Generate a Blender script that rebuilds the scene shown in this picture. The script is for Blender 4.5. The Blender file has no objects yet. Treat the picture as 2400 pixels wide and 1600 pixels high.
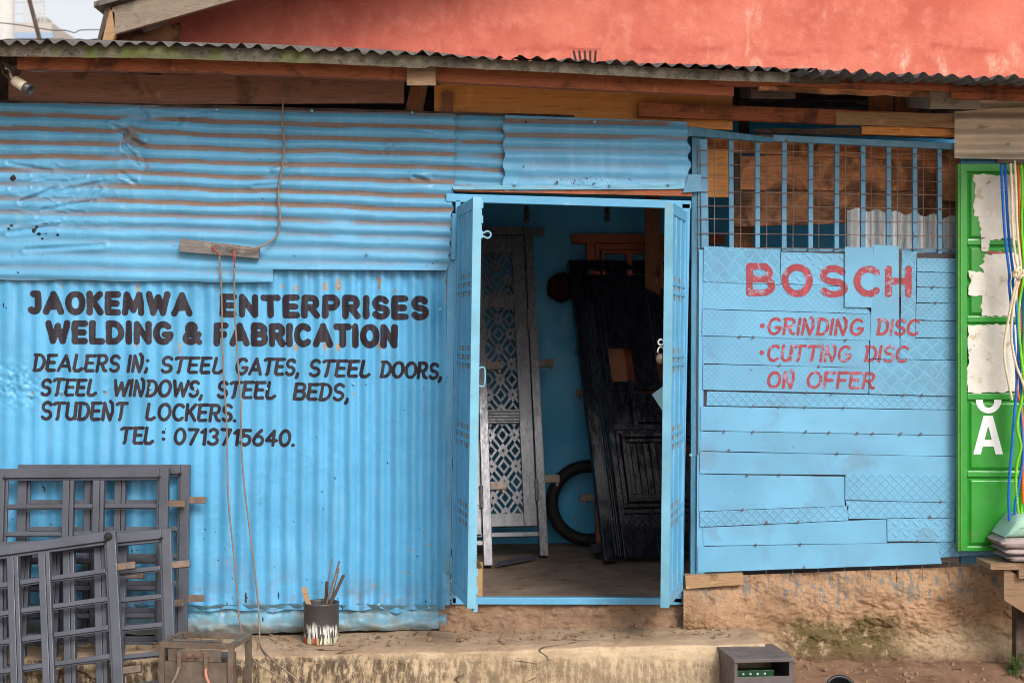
import bpy, math, random
import numpy as np
from mathutils import Vector, Matrix
random.seed(7); R = math.radians
C = bpy.context.scene
# ------------------------------------------------------------------ camera, world, sun, exposure
S, D, ZC = 450.0, 8.0, 1.63           # photo pixels per metre on the shop front, camera distance, eye height
cam = bpy.data.objects.new('camera', bpy.data.cameras.new('camera')); C.collection.objects.link(cam)
cam.location = (0, -D, ZC); cam.rotation_euler = (R(90), 0, 0)
cam.data.sensor_width = 36; cam.data.lens = 36 * D / (2400 / S); cam.data.clip_end = 2000
cam.data.dof.use_dof = True; cam.data.dof.focus_distance = 8.0; cam.data.dof.aperture_fstop = 3.2
C.camera = cam
SUN_EL, SUN_AZ = R(38), R(26)          # azimuth: to the right of the camera's back
w = bpy.data.worlds.new('World'); C.world = w; w.use_nodes = True
nt = w.node_tree; bg = nt.nodes['Background']
sky = nt.nodes.new('ShaderNodeTexSky'); sky.sky_type = 'NISHITA'; sky.sun_disc = False
sky.sun_elevation = SUN_EL; sky.sun_rotation = math.pi - SUN_AZ
sky.air_density = 1.0; sky.dust_density = 4.0; sky.ozone_density = 1.0
hs = nt.nodes.new('ShaderNodeHueSaturation'); hs.inputs['Saturation'].default_value = 0.22
nt.links.new(sky.outputs[0], hs.inputs['Color']); nt.links.new(hs.outputs[0], bg.inputs[0])
bg.inputs[1].default_value = 0.13
sl = bpy.data.lights.new('sun', 'SUN'); sl.energy = 1.5; sl.angle = R(20); sl.color = (1, .95, .88)
sun = bpy.data.objects.new('sun', sl); C.collection.objects.link(sun)
sd = Vector((math.sin(SUN_AZ) * math.cos(SUN_EL), -math.cos(SUN_AZ) * math.cos(SUN_EL), math.sin(SUN_EL)))
sun.rotation_euler = sd.to_track_quat('Z', 'Y').to_euler()
C.view_settings.view_transform = 'Standard'; C.view_settings.look = 'None'
C.view_settings.exposure = 0.60; C.view_settings.gamma = 1; C.view_settings.use_curve_mapping = False
C.cycles.filter_width = 1.0; C.cycles.max_bounces = 8; C.cycles.diffuse_bounces = 5

# ------------------------------------------------------------------ helpers
def T(px, py, y=0.0):
    k = (D + y) / (D * S)
    return Vector(((px - 1200) * k, y, ZC + (800 - py) * k))
def hsh(i, j, s):
    h = np.sin(i * 127.1 + j * 311.7 + s * 74.7) * 43758.5453
    return h - np.floor(h)
def vn(x, y, s=0):
    x = np.asarray(x, float); y = np.asarray(y, float)
    i = np.floor(x); j = np.floor(y); f = x - i; g = y - j
    f = f * f * (3 - 2 * f); g = g * g * (3 - 2 * g)
    a = hsh(i, j, s); b = hsh(i + 1, j, s); c = hsh(i, j + 1, s); d = hsh(i + 1, j + 1, s)
    return (a + (b - a) * f) * (1 - g) + (c + (d - c) * f) * g
def fbm(x, y, s=0, o=4):
    t = 0; a = .5; n = 0
    for k in range(o):
        t = t + a * vn(np.asarray(x) * 2 ** k, np.asarray(y) * 2 ** k, s + k * 13); n += a; a *= .5
    return t / n - .5
def smooth(a, b, x):
    t = np.clip((x - a) / (b - a), 0, 1); return t * t * (3 - 2 * t)
def gau(x, y, cx, cy, rx, ry=None):
    ry = ry or rx
    return np.exp(-((x - cx) / rx) ** 2 - ((y - cy) / ry) ** 2)
def lerp_pts(pts, x):
    return np.interp(x, [p[0] for p in pts], [p[1] for p in pts])

class MB:
    def __init__(s): s.v = []; s.f = []; s.att = {}
    def poly(s, pts):
        n = len(s.v); s.v += [tuple(p) for p in pts]; s.f.append(tuple(range(n, n + len(pts))))
    def loft(s, loops, cap=True, closed=True):
        n0 = len(s.v); m = len(loops[0])
        for l in loops: s.v += [tuple(p) for p in l]
        for i in range(len(loops) - 1):
            for j in range(m if closed else m - 1):
                a = n0 + i * m + j; b = n0 + i * m + (j + 1) % m
                s.f.append((a, b, b + m, a + m))
        if cap:
            s.f.append(tuple(reversed(range(n0, n0 + m)))); e = n0 + (len(loops) - 1) * m
            s.f.append(tuple(range(e, e + m)))
        return s
    def prism(s, pts, back):
        b = Vector(back); s.loft([[Vector(p) for p in pts], [Vector(p) + b for p in pts]]); return s
    def box(s, c, ex, ey, ez):
        c = Vector(c); ex = Vector(ex); ey = Vector(ey); ez = Vector(ez)
        l = [c - ex - ey, c + ex - ey, c + ex + ey, c - ex + ey]
        s.loft([[p - ez for p in l], [p + ez for p in l]]); return s
    def abox(s, x0, x1, y0, y1, z0, z1):
        return s.box(((x0 + x1) / 2, (y0 + y1) / 2, (z0 + z1) / 2), ((x1 - x0) / 2, 0, 0), (0, (y1 - y0) / 2, 0), (0, 0, (z1 - z0) / 2))
    def bar(s, a, b, wd, th, n=(0, -1, 0)):
        a = Vector(a); b = Vector(b); d = (b - a).normalized(); n = Vector(n); n = (n - d * n.dot(d)).normalized(); u = d.cross(n)
        o = [u * wd / 2 + n * th / 2, -u * wd / 2 + n * th / 2, -u * wd / 2 - n * th / 2, u * wd / 2 - n * th / 2]
        s.loft([[a + q for q in o], [b + q for q in o]]); return s
    def tube(s, pts, r, n=8, cap=True):
        pts = [Vector(p) for p in pts]; loops = []; up = Vector((.31, .2, .93))
        for i, p in enumerate(pts):
            d = (pts[min(i + 1, len(pts) - 1)] - pts[max(i - 1, 0)]).normalized()
            if abs(d.dot(up)) > .97: up = Vector((.9, .3, .1))
            u = (up - d * up.dot(d)).normalized(); v = d.cross(u); up = u
            rr = r[i] if hasattr(r, '__len__') else r
            loops.append([p + (u * math.cos(t) + v * math.sin(t)) * rr for t in [2 * math.pi * k / n for k in range(n)]])
        s.loft(loops, cap); return s
    def lathe(s, prof, o, ax=(0, 0, 1), n=24, cap=False):
        o = Vector(o); ax = Vector(ax).normalized(); u = ax.orthogonal().normalized(); v = ax.cross(u)
        s.loft([[o + ax * h + (u * math.cos(t) + v * math.sin(t)) * r for t in [2 * math.pi * k / n for k in range(n)]] for r, h in prof], cap); return s
    def grid(s, P, att=None):
        n0 = len(s.v); nu, nv = P.shape[:2]; s.v += [tuple(p) for p in P.reshape(-1, 3).tolist()]
        for i in range(nu - 1):
            for j in range(nv - 1):
                a = n0 + i * nv + j; s.f.append((a, a + nv, a + nv + 1, a + 1))
        for k, A in (att or {}).items(): s.att[k] = A.reshape(-1)
        return s
    def build(s, name, m, parent=None, loc=None, bevel=0, smooth_=False, local=False):
        root = parent
        while root is not None and root.parent is not None: root = root.parent
        off = Vector((0, 0, 0)) if local else (root.location.copy() if root else Vector(loc or (0, 0, 0)))
        me = bpy.data.meshes.new(name)
        V = np.array(s.v, float) - np.array(off)
        me.from_pydata(V.tolist(), [], s.f); me.materials.append(m)
        for k, A in s.att.items():
            at = me.attributes.new(k, 'FLOAT', 'POINT'); at.data.foreach_set('value', np.asarray(A, np.float32))
        import bmesh
        if not s.att and len(s.f) < 30000:
            bm = bmesh.new(); bm.from_mesh(me); bmesh.ops.recalc_face_normals(bm, faces=bm.faces); bm.to_mesh(me); bm.free()
        if smooth_: me.polygons.foreach_set('use_smooth', [True] * len(me.polygons))
        o = bpy.data.objects.new(name, me); C.collection.objects.link(o)
        if parent is not None: o.parent = parent
        elif not local: o.location = off
        if bevel:
            b = o.modifiers.new('bevel', 'BEVEL'); b.width = bevel; b.segments = 2; b.limit_method = 'ANGLE'; b.angle_limit = R(40)
        return o
def tag(o, label=None, cat=None, group=None, kind=None):
    if label: o['label'] = label
    if cat: o['category'] = cat
    if group: o['group'] = group
    if kind: o['kind'] = kind
    return o
def thing(name, loc, label, cat, group=None):
    o = bpy.data.objects.new(name, None); C.collection.objects.link(o); o.location = loc; o.empty_display_size = .1
    return tag(o, label, cat, group)
def copy_tree(o, parent=None):
    c = o.copy(); C.collection.objects.link(c); c.parent = parent
    for ch in list(o.children): copy_tree(ch, c)
    return c
class Fr:                              # a local frame: u across, v up, w out of the face
    def __init__(s, o, u, up):
        s.o = Vector(o); s.u = Vector(u).normalized(); up = Vector(up); s.v = (up - s.u * up.dot(s.u)).normalized(); s.w = s.u.cross(s.v)
    def p(s, u, v, w=0): return s.o + s.u * u + s.v * v + s.w * w
    def box(s, mb, u0, u1, v0, v1, w0, w1):
        mb.box(s.p((u0 + u1) / 2, (v0 + v1) / 2, (w0 + w1) / 2), s.u * abs(u1 - u0) / 2, s.v * abs(v1 - v0) / 2, s.w * abs(w1 - w0) / 2)
def cat_rom(pts, n=8):
    P = [Vector(p) for p in pts]; P = [2 * P[0] - P[1]] + P + [2 * P[-1] - P[-2]]; out = []
    for i in range(1, len(P) - 2):
        for k in range(n):
            t = k / n; a, b, c, d = P[i - 1:i + 3]
            out.append(.5 * ((2 * b) + (c - a) * t + (2 * a - 5 * b + 4 * c - d) * t * t + (3 * b - a - 3 * c + d) * t ** 3))
    return out + [P[-2]]

# ------------------------------------------------------------------ materials
class NB:
    def __init__(s, name, rough=.6, metal=0, spec=.4):
        s.m = bpy.data.materials.new(name); s.m.use_nodes = True; s.t = s.m.node_tree; s.b = s.t.nodes['Principled BSDF']
        s.b.inputs['Roughness'].default_value = rough; s.b.inputs['Metallic'].default_value = metal; s.b.inputs['Specular IOR Level'].default_value = spec
    def n(s, t, **k):
        x = s.t.nodes.new('ShaderNode' + t)
        for a, b in k.items(): setattr(x, a, b)
        return x
    def put(s, sock, v):
        if isinstance(v, bpy.types.NodeSocket): s.t.links.new(v, sock)
        elif isinstance(v, tuple) and len(v) == 3 and sock.type == 'RGBA': sock.default_value = (*v, 1)
        elif v is not None: sock.default_value = v
    def co(s, scale=(1, 1, 1), rnd=True, loc=(0, 0, 0)):
        c = s.n('TexCoord').outputs['Object']
        if rnd:
            a = s.n('VectorMath', operation='MULTIPLY_ADD'); oi = s.n('ObjectInfo')
            s.put(a.inputs[0], oi.outputs['Random']); a.inputs[1].default_value = (7.3, 5.1, 9.7); s.put(a.inputs[2], c); c = a.outputs[0]
        m = s.n('Mapping'); s.put(m.inputs['Vector'], c); m.inputs['Scale'].default_value = scale; m.inputs['Location'].default_value = loc
        return m.outputs[0]
    def noise(s, vec, scale, detail=5, rough=.6, dist=0):
        x = s.n('TexNoise'); s.put(x.inputs['Vector'], vec); x.inputs['Scale'].default_value = scale; x.inputs['Detail'].default_value = detail
        x.inputs['Roughness'].default_value = rough; x.inputs['Distortion'].default_value = dist; return x.outputs['Fac']
    def vor(s, vec, scale, feature='F1'):
        x = s.n('TexVoronoi', feature=feature); s.put(x.inputs['Vector'], vec); x.inputs['Scale'].default_value = scale; return x.outputs['Distance']
    def mr(s, v, a, b, c=0., d=1.):
        x = s.n('MapRange'); x.interpolation_type = 'SMOOTHSTEP'
        for k, q in zip(('Value', 'From Min', 'From Max', 'To Min', 'To Max'), (v, a, b, c, d)): s.put(x.inputs[k], q)
        return x.outputs[0]
    def ramp(s, v, st):
        x = s.n('ValToRGB'); s.put(x.inputs[0], v); e = x.color_ramp.elements
        while len(e) < len(st): e.new(.5)
        for q, (p, c) in zip(e, st): q.position = p; q.color = (*c, 1)
        return x.outputs[0]
    def mix(s, f, a, b, mode='MIX'):
        x = s.n('Mix', data_type='RGBA', blend_type=mode); s.put(x.inputs[0], f); s.put(x.inputs[6], a); s.put(x.inputs[7], b); return x.outputs[2]
    def ma(s, op, a, b=None, c=None):
        x = s.n('Math', operation=op); s.put(x.inputs[0], a); s.put(x.inputs[1], b)
        if c is not None: s.put(x.inputs[2], c)
        return x.outputs[0]
    def at(s, name): return s.n('Attribute', attribute_name=name).outputs['Fac']
    def xyz(s, v):
        x = s.n('SeparateXYZ'); s.put(x.inputs[0], v); return x.outputs
    def nz(s): return s.xyz(s.n('NewGeometry').outputs['Normal'])[2]
    def bump(s, h, dist, st=1.):
        x = s.n('Bump'); s.put(x.inputs['Height'], h); x.inputs['Distance'].default_value = dist; x.inputs['Strength'].default_value = st
        if s.b.inputs['Normal'].links: s.t.links.new(s.b.inputs['Normal'].links[0].from_socket, x.inputs['Normal'])
        s.put(s.b.inputs['Normal'], x.outputs[0])
    def col(s, c): s.put(s.b.inputs['Base Color'], c); return s
    def rough(s, v): s.put(s.b.inputs['Roughness'], v); return s
def plain(name, c, rough=.6, var=.35, scale=6, metal=0, spec=.4, grime=None, gthr=.6, bump=.0006, stretch=(1, 1, 1), wear=None, wthr=.68):
    b = NB(name, rough, metal, spec); v = b.co(stretch)
    n = b.noise(v, scale, 6, .65)
    lo = tuple(x * (1 - var) for x in c); hi = tuple(min(1, x * (1 + var * .6)) for x in c)
    k = b.ramp(n, [(.3, lo), (.7, hi)])
    if grime: k = b.mix(b.mr(b.noise(v, scale * 2.3, 8, .7), gthr, gthr + .12), k, grime)
    if wear: k = b.mix(b.mr(b.noise(v, scale * 5, 5, .7), wthr, wthr + .04), k, wear)
    b.col(k); b.rough(b.mr(b.noise(v, scale * 3, 3), .3, .7, max(.05, rough - .12), min(1, rough + .12)))
    if bump: b.bump(b.noise(v, scale * 12, 6, .7), bump)
    return b.m
def wood(name, c1, c2, ax='x', rough=.75, dark=(.02, .012, .008), dk=.62, moss=None, gr=1.):
    b = NB(name, rough, 0, .25)
    st = (1.2, 14, 14) if ax == 'x' else (14, 14, 1.2)
    v = b.co(st); n = b.noise(v, 2.6 * gr, 8, .68, 1.2); f = b.noise(v, 11 * gr, 6, .7, .4)
    k = b.mix(n, c1, c2); k = b.mix(b.mr(f, .48, .72, 0, .55), k, dark)
    iso = b.co((1, 1, 1)); big = b.noise(iso, 5, 5, .6, .6)
    k = b.mix(b.mr(big, dk - .1, dk + .1, 0, .75), k, dark)
    k = b.mix(b.mr(b.noise(iso, 11, 3, .5), .62, .75, 0, .35), k, tuple(min(1, x * 1.9) for x in c2))
    if moss: k = b.mix(b.mr(b.noise(iso, 6, 6, .7), .5, .64), k, moss)
    b.col(k); b.bump(f, .0025, .8); b.bump(n, .003, .5); return b.m
BLUE = (.084, .335, .57)
def sheet_mat(name, c=BLUE, brown=(.155, .105, .082)):
    b = NB(name, .42, 0, .45); v = b.co((1, 1, 1), False); n = b.noise(v, 2.2, 5, .6)
    k = b.ramp(n, [(.3, tuple(x * .82 for x in c)), (.7, tuple(min(1, x * 1.13) for x in c))])
    k = b.mix(b.mr(b.noise(b.co((6, 1, .7), False), 3, 5, .6), .5, .8, 0, .28), k, (.30, .50, .66))
    k = b.mix(b.mr(b.noise(v, 9, 6, .7), .56, .76, 0, .45), k, (.10, .22, .34)); k = b.mix(b.mr(b.noise(v, 170, 2, .5), .35, .7, 0, .22), k, tuple(q * .6 for q in c)); k = b.mix(b.mr(b.noise(b.co((14, 1, .5), False), 5, 5, .7), .58, .75, 0, .3), k, (.20, .30, .36))
    k = b.mix(b.mr(b.noise(v, 70, 2, .5), .74, .78, 0, .7), k, (.05, .06, .08))
    d = b.ma('MULTIPLY', b.at('dirt'), b.mr(b.noise(v, 40, 4, .7), .25, .5, .75, 1))
    k = b.mix(d, k, b.mix(b.noise(v, 8, 4), tuple(x * .8 for x in brown), tuple(x * 1.25 for x in brown)))
    k = b.mix(b.mr(b.at('chip'), .3, .45), k, b.mix(b.noise(v, 60, 3), (.40, .34, .27), (.13, .09, .065)))
    k = b.mix(b.mr(b.at('black'), .4, .55), k, (.012, .009, .012))
    b.col(k); b.rough(b.ma('ADD', b.mr(n, .3, .7, .34, .5), b.ma('MULTIPLY', d, .35)))
    b.bump(b.noise(v, 26, 4, .55), .0007, .6); b.bump(b.noise(v, 5, 3, .5), .004, .4); return b.m
def plate_mat(name, kind, c=(.124, .325, .485)):
    b = NB(name, .45, 0, .4); v = b.co((1, 1, 1), True); w_ = b.co((1, 1, 1), False); n = b.noise(v, 1.8, 4, .6)
    k = b.ramp(n, [(.3, tuple(x * .84 for x in c)), (.7, tuple(x * 1.14 for x in c))])
    k = b.mix(b.mr(b.noise(w_, 2.6, 5, .6, .4), .50, .68, 0, .6), k, (.115, .245, .36)); k = b.mix(b.mr(b.noise(w_, 5.5, 3, .5), .64, .74, 0, .35), k, (.12, .17, .22))
    k = b.mix(b.mr(b.noise(v, 34, 3, .6), .72, .76, 0, .8), k, (.07, .05, .045))
    k = b.mix(b.mr(b.noise(v, 13, 5, .65), .66, .75, 0, .4), k, (.28, .27, .24))
    x, y, z = b.xyz(w_)
    def cell(p):
        u = b.ma('DIVIDE', b.ma('ADD', x, z), p); q = b.ma('DIVIDE', b.ma('SUBTRACT', x, z), p); return u, q
    h = None
    if kind in ('fine', 'large'):
        u, q = cell(.030 if kind == 'fine' else .046)
        t = .16
        a = b.mr(b.ma('ABSOLUTE', b.ma('SUBTRACT', b.ma('FRACT', u), .5)), .5 - t, .5); e = b.mr(b.ma('ABSOLUTE', b.ma('SUBTRACT', b.ma('FRACT', q), .5)), .5 - t, .5)
        h = b.ma('MAXIMUM', a, e); k = b.mix(b.ma('MULTIPLY', h, .16 if kind == 'fine' else .22), k, (.05, .15, .26)); dist = .0011 if kind == 'fine' else .0015
    elif kind in ('bars', 'tear'):
        p = .082 if kind == 'bars' else .055
        u, q = cell(p); par = b.ma('MODULO', b.ma('ABSOLUTE', b.ma('ADD', b.ma('FLOOR', u), b.ma('FLOOR', q))), 2.)
        fu = b.ma('FRACT', u); fq = b.ma('FRACT', q)
        su = b.ma('ADD', b.ma('MULTIPLY', fu, par), b.ma('MULTIPLY', fq, b.ma('SUBTRACT', 1., par)))
        lo = b.ma('ADD', b.ma('MULTIPLY', fq, par), b.ma('MULTIPLY', fu, b.ma('SUBTRACT', 1., par)))
        if kind == 'bars':
            s_ = b.mr(b.ma('ABSOLUTE', b.ma('SUBTRACT', b.ma('FRACT', b.ma('MULTIPLY', su, 5)), .5)), .12, .32, 1, 0)
            s_ = b.ma('MULTIPLY', s_, b.ma('MULTIPLY', b.mr(b.ma('ABSOLUTE', b.ma('SUBTRACT', lo, .5)), .28, .36, 1, 0), b.mr(b.ma('ABSOLUTE', b.ma('SUBTRACT', su, .5)), .40, .46, 1, 0)))
        else:
            s_ = b.mr(b.ma('ABSOLUTE', b.ma('SUBTRACT', su, .5)), .05, .2, 1, 0)
            s_ = b.ma('MULTIPLY', s_, b.mr(b.ma('ABSOLUTE', b.ma('SUBTRACT', lo, .5)), .3, .42, 1, 0))
        h = s_; dist = .0019
    b.col(k); b.rough(b.mr(n, .3, .7, .36, .55)); b.bump(b.noise(v, 4, 3), .008, .5)
    if h: b.bump(h, dist, 1.)
    return b.m
m_sheet = sheet_mat('blue_sheet_paint'); m_sheet_up = sheet_mat('blue_upper_sheet_paint', (.094, .315, .51))
m_backing = plain('seam_shade_backing', (.045, .035, .035), .7, .4, 8)  # near-black instead of blue: shade in the plate seams put into its colour
m_plate = {k: plate_mat('blue_plate_' + k, k) for k in ('plain', 'fine', 'large', 'bars', 'tear')}
m_steelblue = plain('blue_door_paint', (.11, .35, .56), .42, .2, 3, wear=(.11, .06, .04), wthr=.73, grime=(.24, .42, .50), gthr=.58)
m_frameblue = plain('worn_blue_frame_paint', (.15, .37, .50), .5, .25, 4, wear=(.13, .07, .045), wthr=.68, grime=(.22, .33, .35), gthr=.55)
m_timberblue = plain('blue_timber_paint', (.060, .19, .29), .65, .4, 3, stretch=(6, 6, 1), wear=(.05, .05, .05), wthr=.7, bump=.002)
m_barblue = plain('dull_blue_bar_paint', (.10, .25, .38), .55, .3, 4, wear=(.12, .06, .04), wthr=.64)
m_dust = plain('brown_dust', (.22, .155, .11), .9, .3, 12)
def letter_mat(name, c, thru, thr, streak=(1, 1, 1)):
    b = NB(name, .5, 0, .3); v = b.co((1, 1, 1), False)
    k = b.mix(b.noise(v, 12, 5, .7), tuple(x * .65 for x in c), tuple(x * 1.6 for x in c))
    k = b.mix(b.mr(b.noise(b.co(streak, False), 26, 6, .75), thr, thr + .1, 0, .85), k, thru); k = b.mix(b.mr(b.noise(b.co((9, 1, 1.2), False), 3.2, 5, .7), .5, .75, 0, .5), k, tuple(q * 2.4 for q in c))
    b.col(k); b.rough(b.mr(b.noise(v, 20, 3), .3, .7, .4, .6)); b.bump(b.noise(v, 5, 3, .5), .006, .5); return b.m
m_black_letter = letter_mat('black_sign_paint', (.020, .015, .021), (.13, .13, .16), .62)
m_red_letter = letter_mat('red_sign_paint', (.235, .036, .047), (.26, .29, .38), .53, (1, 1, 1))
m_w_fascia = wood('weathered_fascia', (.16, .135, .105), (.30, .26, .20), dk=.58, moss=None)
def fascia():
    b = NB('mossy_fascia', .85, 0, .2); v = b.co((1, 8, 8), False); i = b.co((1, 1, 1), False)
    k = b.mix(b.noise(v, 5, 8, .7), (.055, .045, .035), (.17, .14, .105))
    k = b.mix(b.mr(b.noise(i, 24, 6, .75), .48, .62, 0, .8), k, (.035, .03, .025))
    x = b.xyz(i)[0]
    leftness = b.mr(x, -2.0, .2, 1, 0)
    g = b.ma('MULTIPLY', b.mr(b.noise(i, 5, 6, .7), .47, .62), leftness)
    k = b.mix(b.ma('MULTIPLY', g, .8), k, (.09, .11, .022)); b.col(k); b.bump(b.noise(i, 60, 6, .7), .006, .9); return b.m
m_fascia = fascia()
m_w_red = wood('red_brown_beam', (.22, .064, .031), (.42, .135, .06), dk=.6)
m_w_redv = wood('red_brown_post', (.16, .065, .035), (.30, .125, .06), 'z', dk=.6)
m_w_tan = wood('tan_timber', (.27, .155, .08), (.42, .26, .14), dk=.66)
m_w_rough = wood('rough_sawn_board', (.28, .10, .045), (.74, .31, .13), dk=.53)
m_w_rough2 = wood('dark_sawn_board', (.20, .085, .045), (.48, .215, .10), dk=.52)
m_w_dark = wood('dark_old_timber', (.05, .034, .026), (.11, .075, .055), dk=.55)
m_w_grey = wood('grey_weathered_timber', (.15, .115, .085), (.30, .24, .18), dk=.62)
m_w_ply = wood('orange_plywood', (.56, .22, .055), (.74, .33, .10), dk=.7, dark=(.16, .06, .025), gr=.5, rough=.55)
m_w_plyb = wood('brown_plywood', (.22, .105, .07), (.34, .17, .11), dk=.63, dark=(.06, .027, .02), gr=.6, rough=.6)
m_mount = wood('grey_mounting_wood', (.12, .105, .10), (.22, .19, .175), dk=.66)
m_bench = wood('bench_wood', (.17, .10, .06), (.32, .20, .12), dk=.62)
m_grey = plain('grey_primer_paint', (.070, .073, .092), .42, .3, 5, wear=(.19, .19, .22), wthr=.69, grime=(.10, .075, .06), gthr=.63)
m_bare = plain('bare_scratched_steel', (.17, .125, .10), .4, .5, 14, metal=.3, grime=(.20, .10, .05), gthr=.52)
m_rustbox = plain('rusty_sheet_steel', (.15, .115, .09), .55, .5, 8, metal=.25, grime=(.13, .065, .035), gthr=.52, wear=(.02, .02, .02), wthr=.66)
m_roof = plain('old_roof_sheet', (.15, .13, .115), .55, .4, 6, metal=.3, grime=(.06, .045, .035), gthr=.52)
m_galv = plain('galvanised_sheet', (.55, .57, .58), .45, .3, 5, metal=.25, grime=(.30, .25, .20), gthr=.56, stretch=(4, 4, 1))
m_beige = plain('beige_sheet_paint', (.62, .50, .38), .55, .25, 3, grime=(.22, .165, .11), gthr=.58, stretch=(1, 1, 3))
m_cream = plain('cream_plastic', (.56, .46, .34), .4, .15, 5)
m_darkgrey = plain('dark_grey_plastic', (.05, .05, .055), .4, .2, 6)
def black_mat():
    b = NB('glossy_black_paint', .2, 0, .6); v = b.co((9, 9, .5)); n = b.noise(v, 3, 3, .5)
    b.col(b.mix(n, (.007, .008, .014), (.013, .014, .024))); b.rough(b.mr(n, .3, .7, .17, .34)); b.bump(b.noise(b.co((1, 1, 1)), 4, 2, .5), .0012, .4); return b.m
m_blackp = black_mat()
m_silver = plain('dark_grey_lattice_paint', (.20, .195, .21), .3, .3, 6, metal=.3, stretch=(5, 5, 1), wear=(.35, .35, .37), wthr=.66, bump=.0002)
m_oxide = plain('red_oxide_primer', (.36, .095, .04), .55, .25, 6)
m_rubber = plain('black_rubber', (.014, .012, .011), .7, .3, 9, bump=.002)
m_maroon = plain('maroon_cloth', (.045, .006, .008), .9, .3, 20, spec=.1, bump=.003)
m_cable = plain('dusty_brown_cable', (.21, .15, .11), .6, .25, 12)
m_wirered = plain('red_wire', (.40, .05, .035), .5, .2, 9)
m_copper = plain('pink_copper_cable', (.42, .17, .11), .5, .3, 20)
m_mesh = plain('rusty_wire', (.20, .125, .10), .55, .4, 14, metal=.3)
m_card = plain('cardboard', (.42, .26, .13), .85, .15, 4, spec=.1)
m_paper = plain('torn_white_paper', (.66, .62, .55), .85, .14, 5, spec=.1, grime=(.46, .37, .26), gthr=.55, wear=(.16, .24, .17), wthr=.64)
m_bluepaper = plain('pale_blue_paper', (.36, .56, .64), .8, .08, 5, spec=.1)
m_green = plain('green_gloss_paint', (.022, .25, .022), .38, .22, 3, grime=(.045, .22, .03), gthr=.56, wear=(.30, .14, .06), wthr=.735, spec=.5)
m_greenedge = plain('faded_green_edge_paint', (.09, .30, .05), .5, .3, 5, wear=(.16, .09, .05), wthr=.62)
m_white = plain('white_letter_paint', (.74, .74, .72), .5, .06, 4, wear=(.05, .3, .05), wthr=.75)
m_tarp = plain('grey_pink_sacking', (.34, .27, .26), .85, .2, 9, spec=.1, bump=.003)
m_mint = plain('pale_green_sacking', (.30, .48, .38), .85, .15, 9, spec=.1, bump=.003)
m_leaf = plain('weed_leaf', (.07, .14, .03), .6, .4, 12, spec=.3)
m_bluewall = plain('blue_inner_wall_paint', (.055, .37, .64), .5, .25, 1.6, grime=(.10, .28, .42), gthr=.6)
m_interior = plain('inner_sheet_paint', (.20, .34, .46), .7, .3, 2)
m_metalbox = plain('brown_grey_box_paint', (.105, .085, .085), .5, .3, 7, wear=(.30, .27, .25), wthr=.72)
m_bgreen = plain('dark_green_enamel', (.012, .06, .022), .4, .2, 8)
m_concretepole = plain('pale_pole', (.48, .46, .44), .8, .2, 2)
m_farwall = plain('far_wall_paint', (.42, .38, .35), .9, .15, .4)
m_farblue = plain('far_blue_band', (.26, .34, .46), .9, .15, .4)
m_teal = plain('far_green_roof', (.12, .24, .22), .6, .2, 2)
def red_wall():
    b = NB('red_limewash', .9, 0, .1); v = b.co((1, 1, 1), False)
    n = b.noise(v, 1.3, 6, .65, .3); f = b.noise(v, 7, 8, .7)
    k = b.mix(b.mr(n, .3, .7), (.44, .103, .072), (.60, .178, .124))
    k = b.mix(b.mr(f, .45, .75, 0, .6), k, (.70, .26, .20))
    # drying streaks and pale scuffs where the wash is thin, mostly to the right of the vent
    st = b.noise(b.co((2, 1, .8), False), 3.4, 7, .7, .5); x, y, z = b.xyz(v)
    pos = b.mr(x, .3, 1.8)
    k = b.mix(b.ma('MULTIPLY', b.ma('MULTIPLY', b.mr(st, .50, .68), b.mr(b.noise(v, 2.1, 4, .6), .46, .62)), b.ma('MULTIPLY_ADD', pos, .5, .12)), k, (.82, .55, .42))
    # crack-like red courses
    hz = b.ma('ADD', b.ma('MULTIPLY', b.noise(b.co((1, 1, 1), False), 1.6, 4, .6), .35), z)
    cr = b.ma('ABSOLUTE', b.ma('SUBTRACT', b.ma('FRACT', b.ma('MULTIPLY', hz, 2.2)), .5))
    k = b.mix(b.ma('MULTIPLY', b.mr(b.ma('ADD', cr, b.ma('MULTIPLY', b.noise(v, 30, 4, .7), .06)), .02, .13, 1, 0), b.mr(b.noise(v, 1.9, 3, .6), .42, .6, 0, .6)), k, (.36, .06, .055))
    k = b.mix(b.mr(b.noise(v, 28, 3, .5), .73, .77, 0, .6), k, (.34, .22, .20))
    k = b.mix(b.mr(b.noise(v, 55, 4, .7), .4, .7, 0, .25), k, (.36, .07, .055)); k = b.mix(b.mr(b.noise(b.co((7, 1, .5), False), 3, 6, .7), .56, .74, 0, .4), k, (.40, .08, .065))
    b.col(k); b.bump(f, .012, .5); b.bump(b.noise(v, 40, 5, .7), .004, .6); return b.m
m_red = red_wall()
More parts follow.
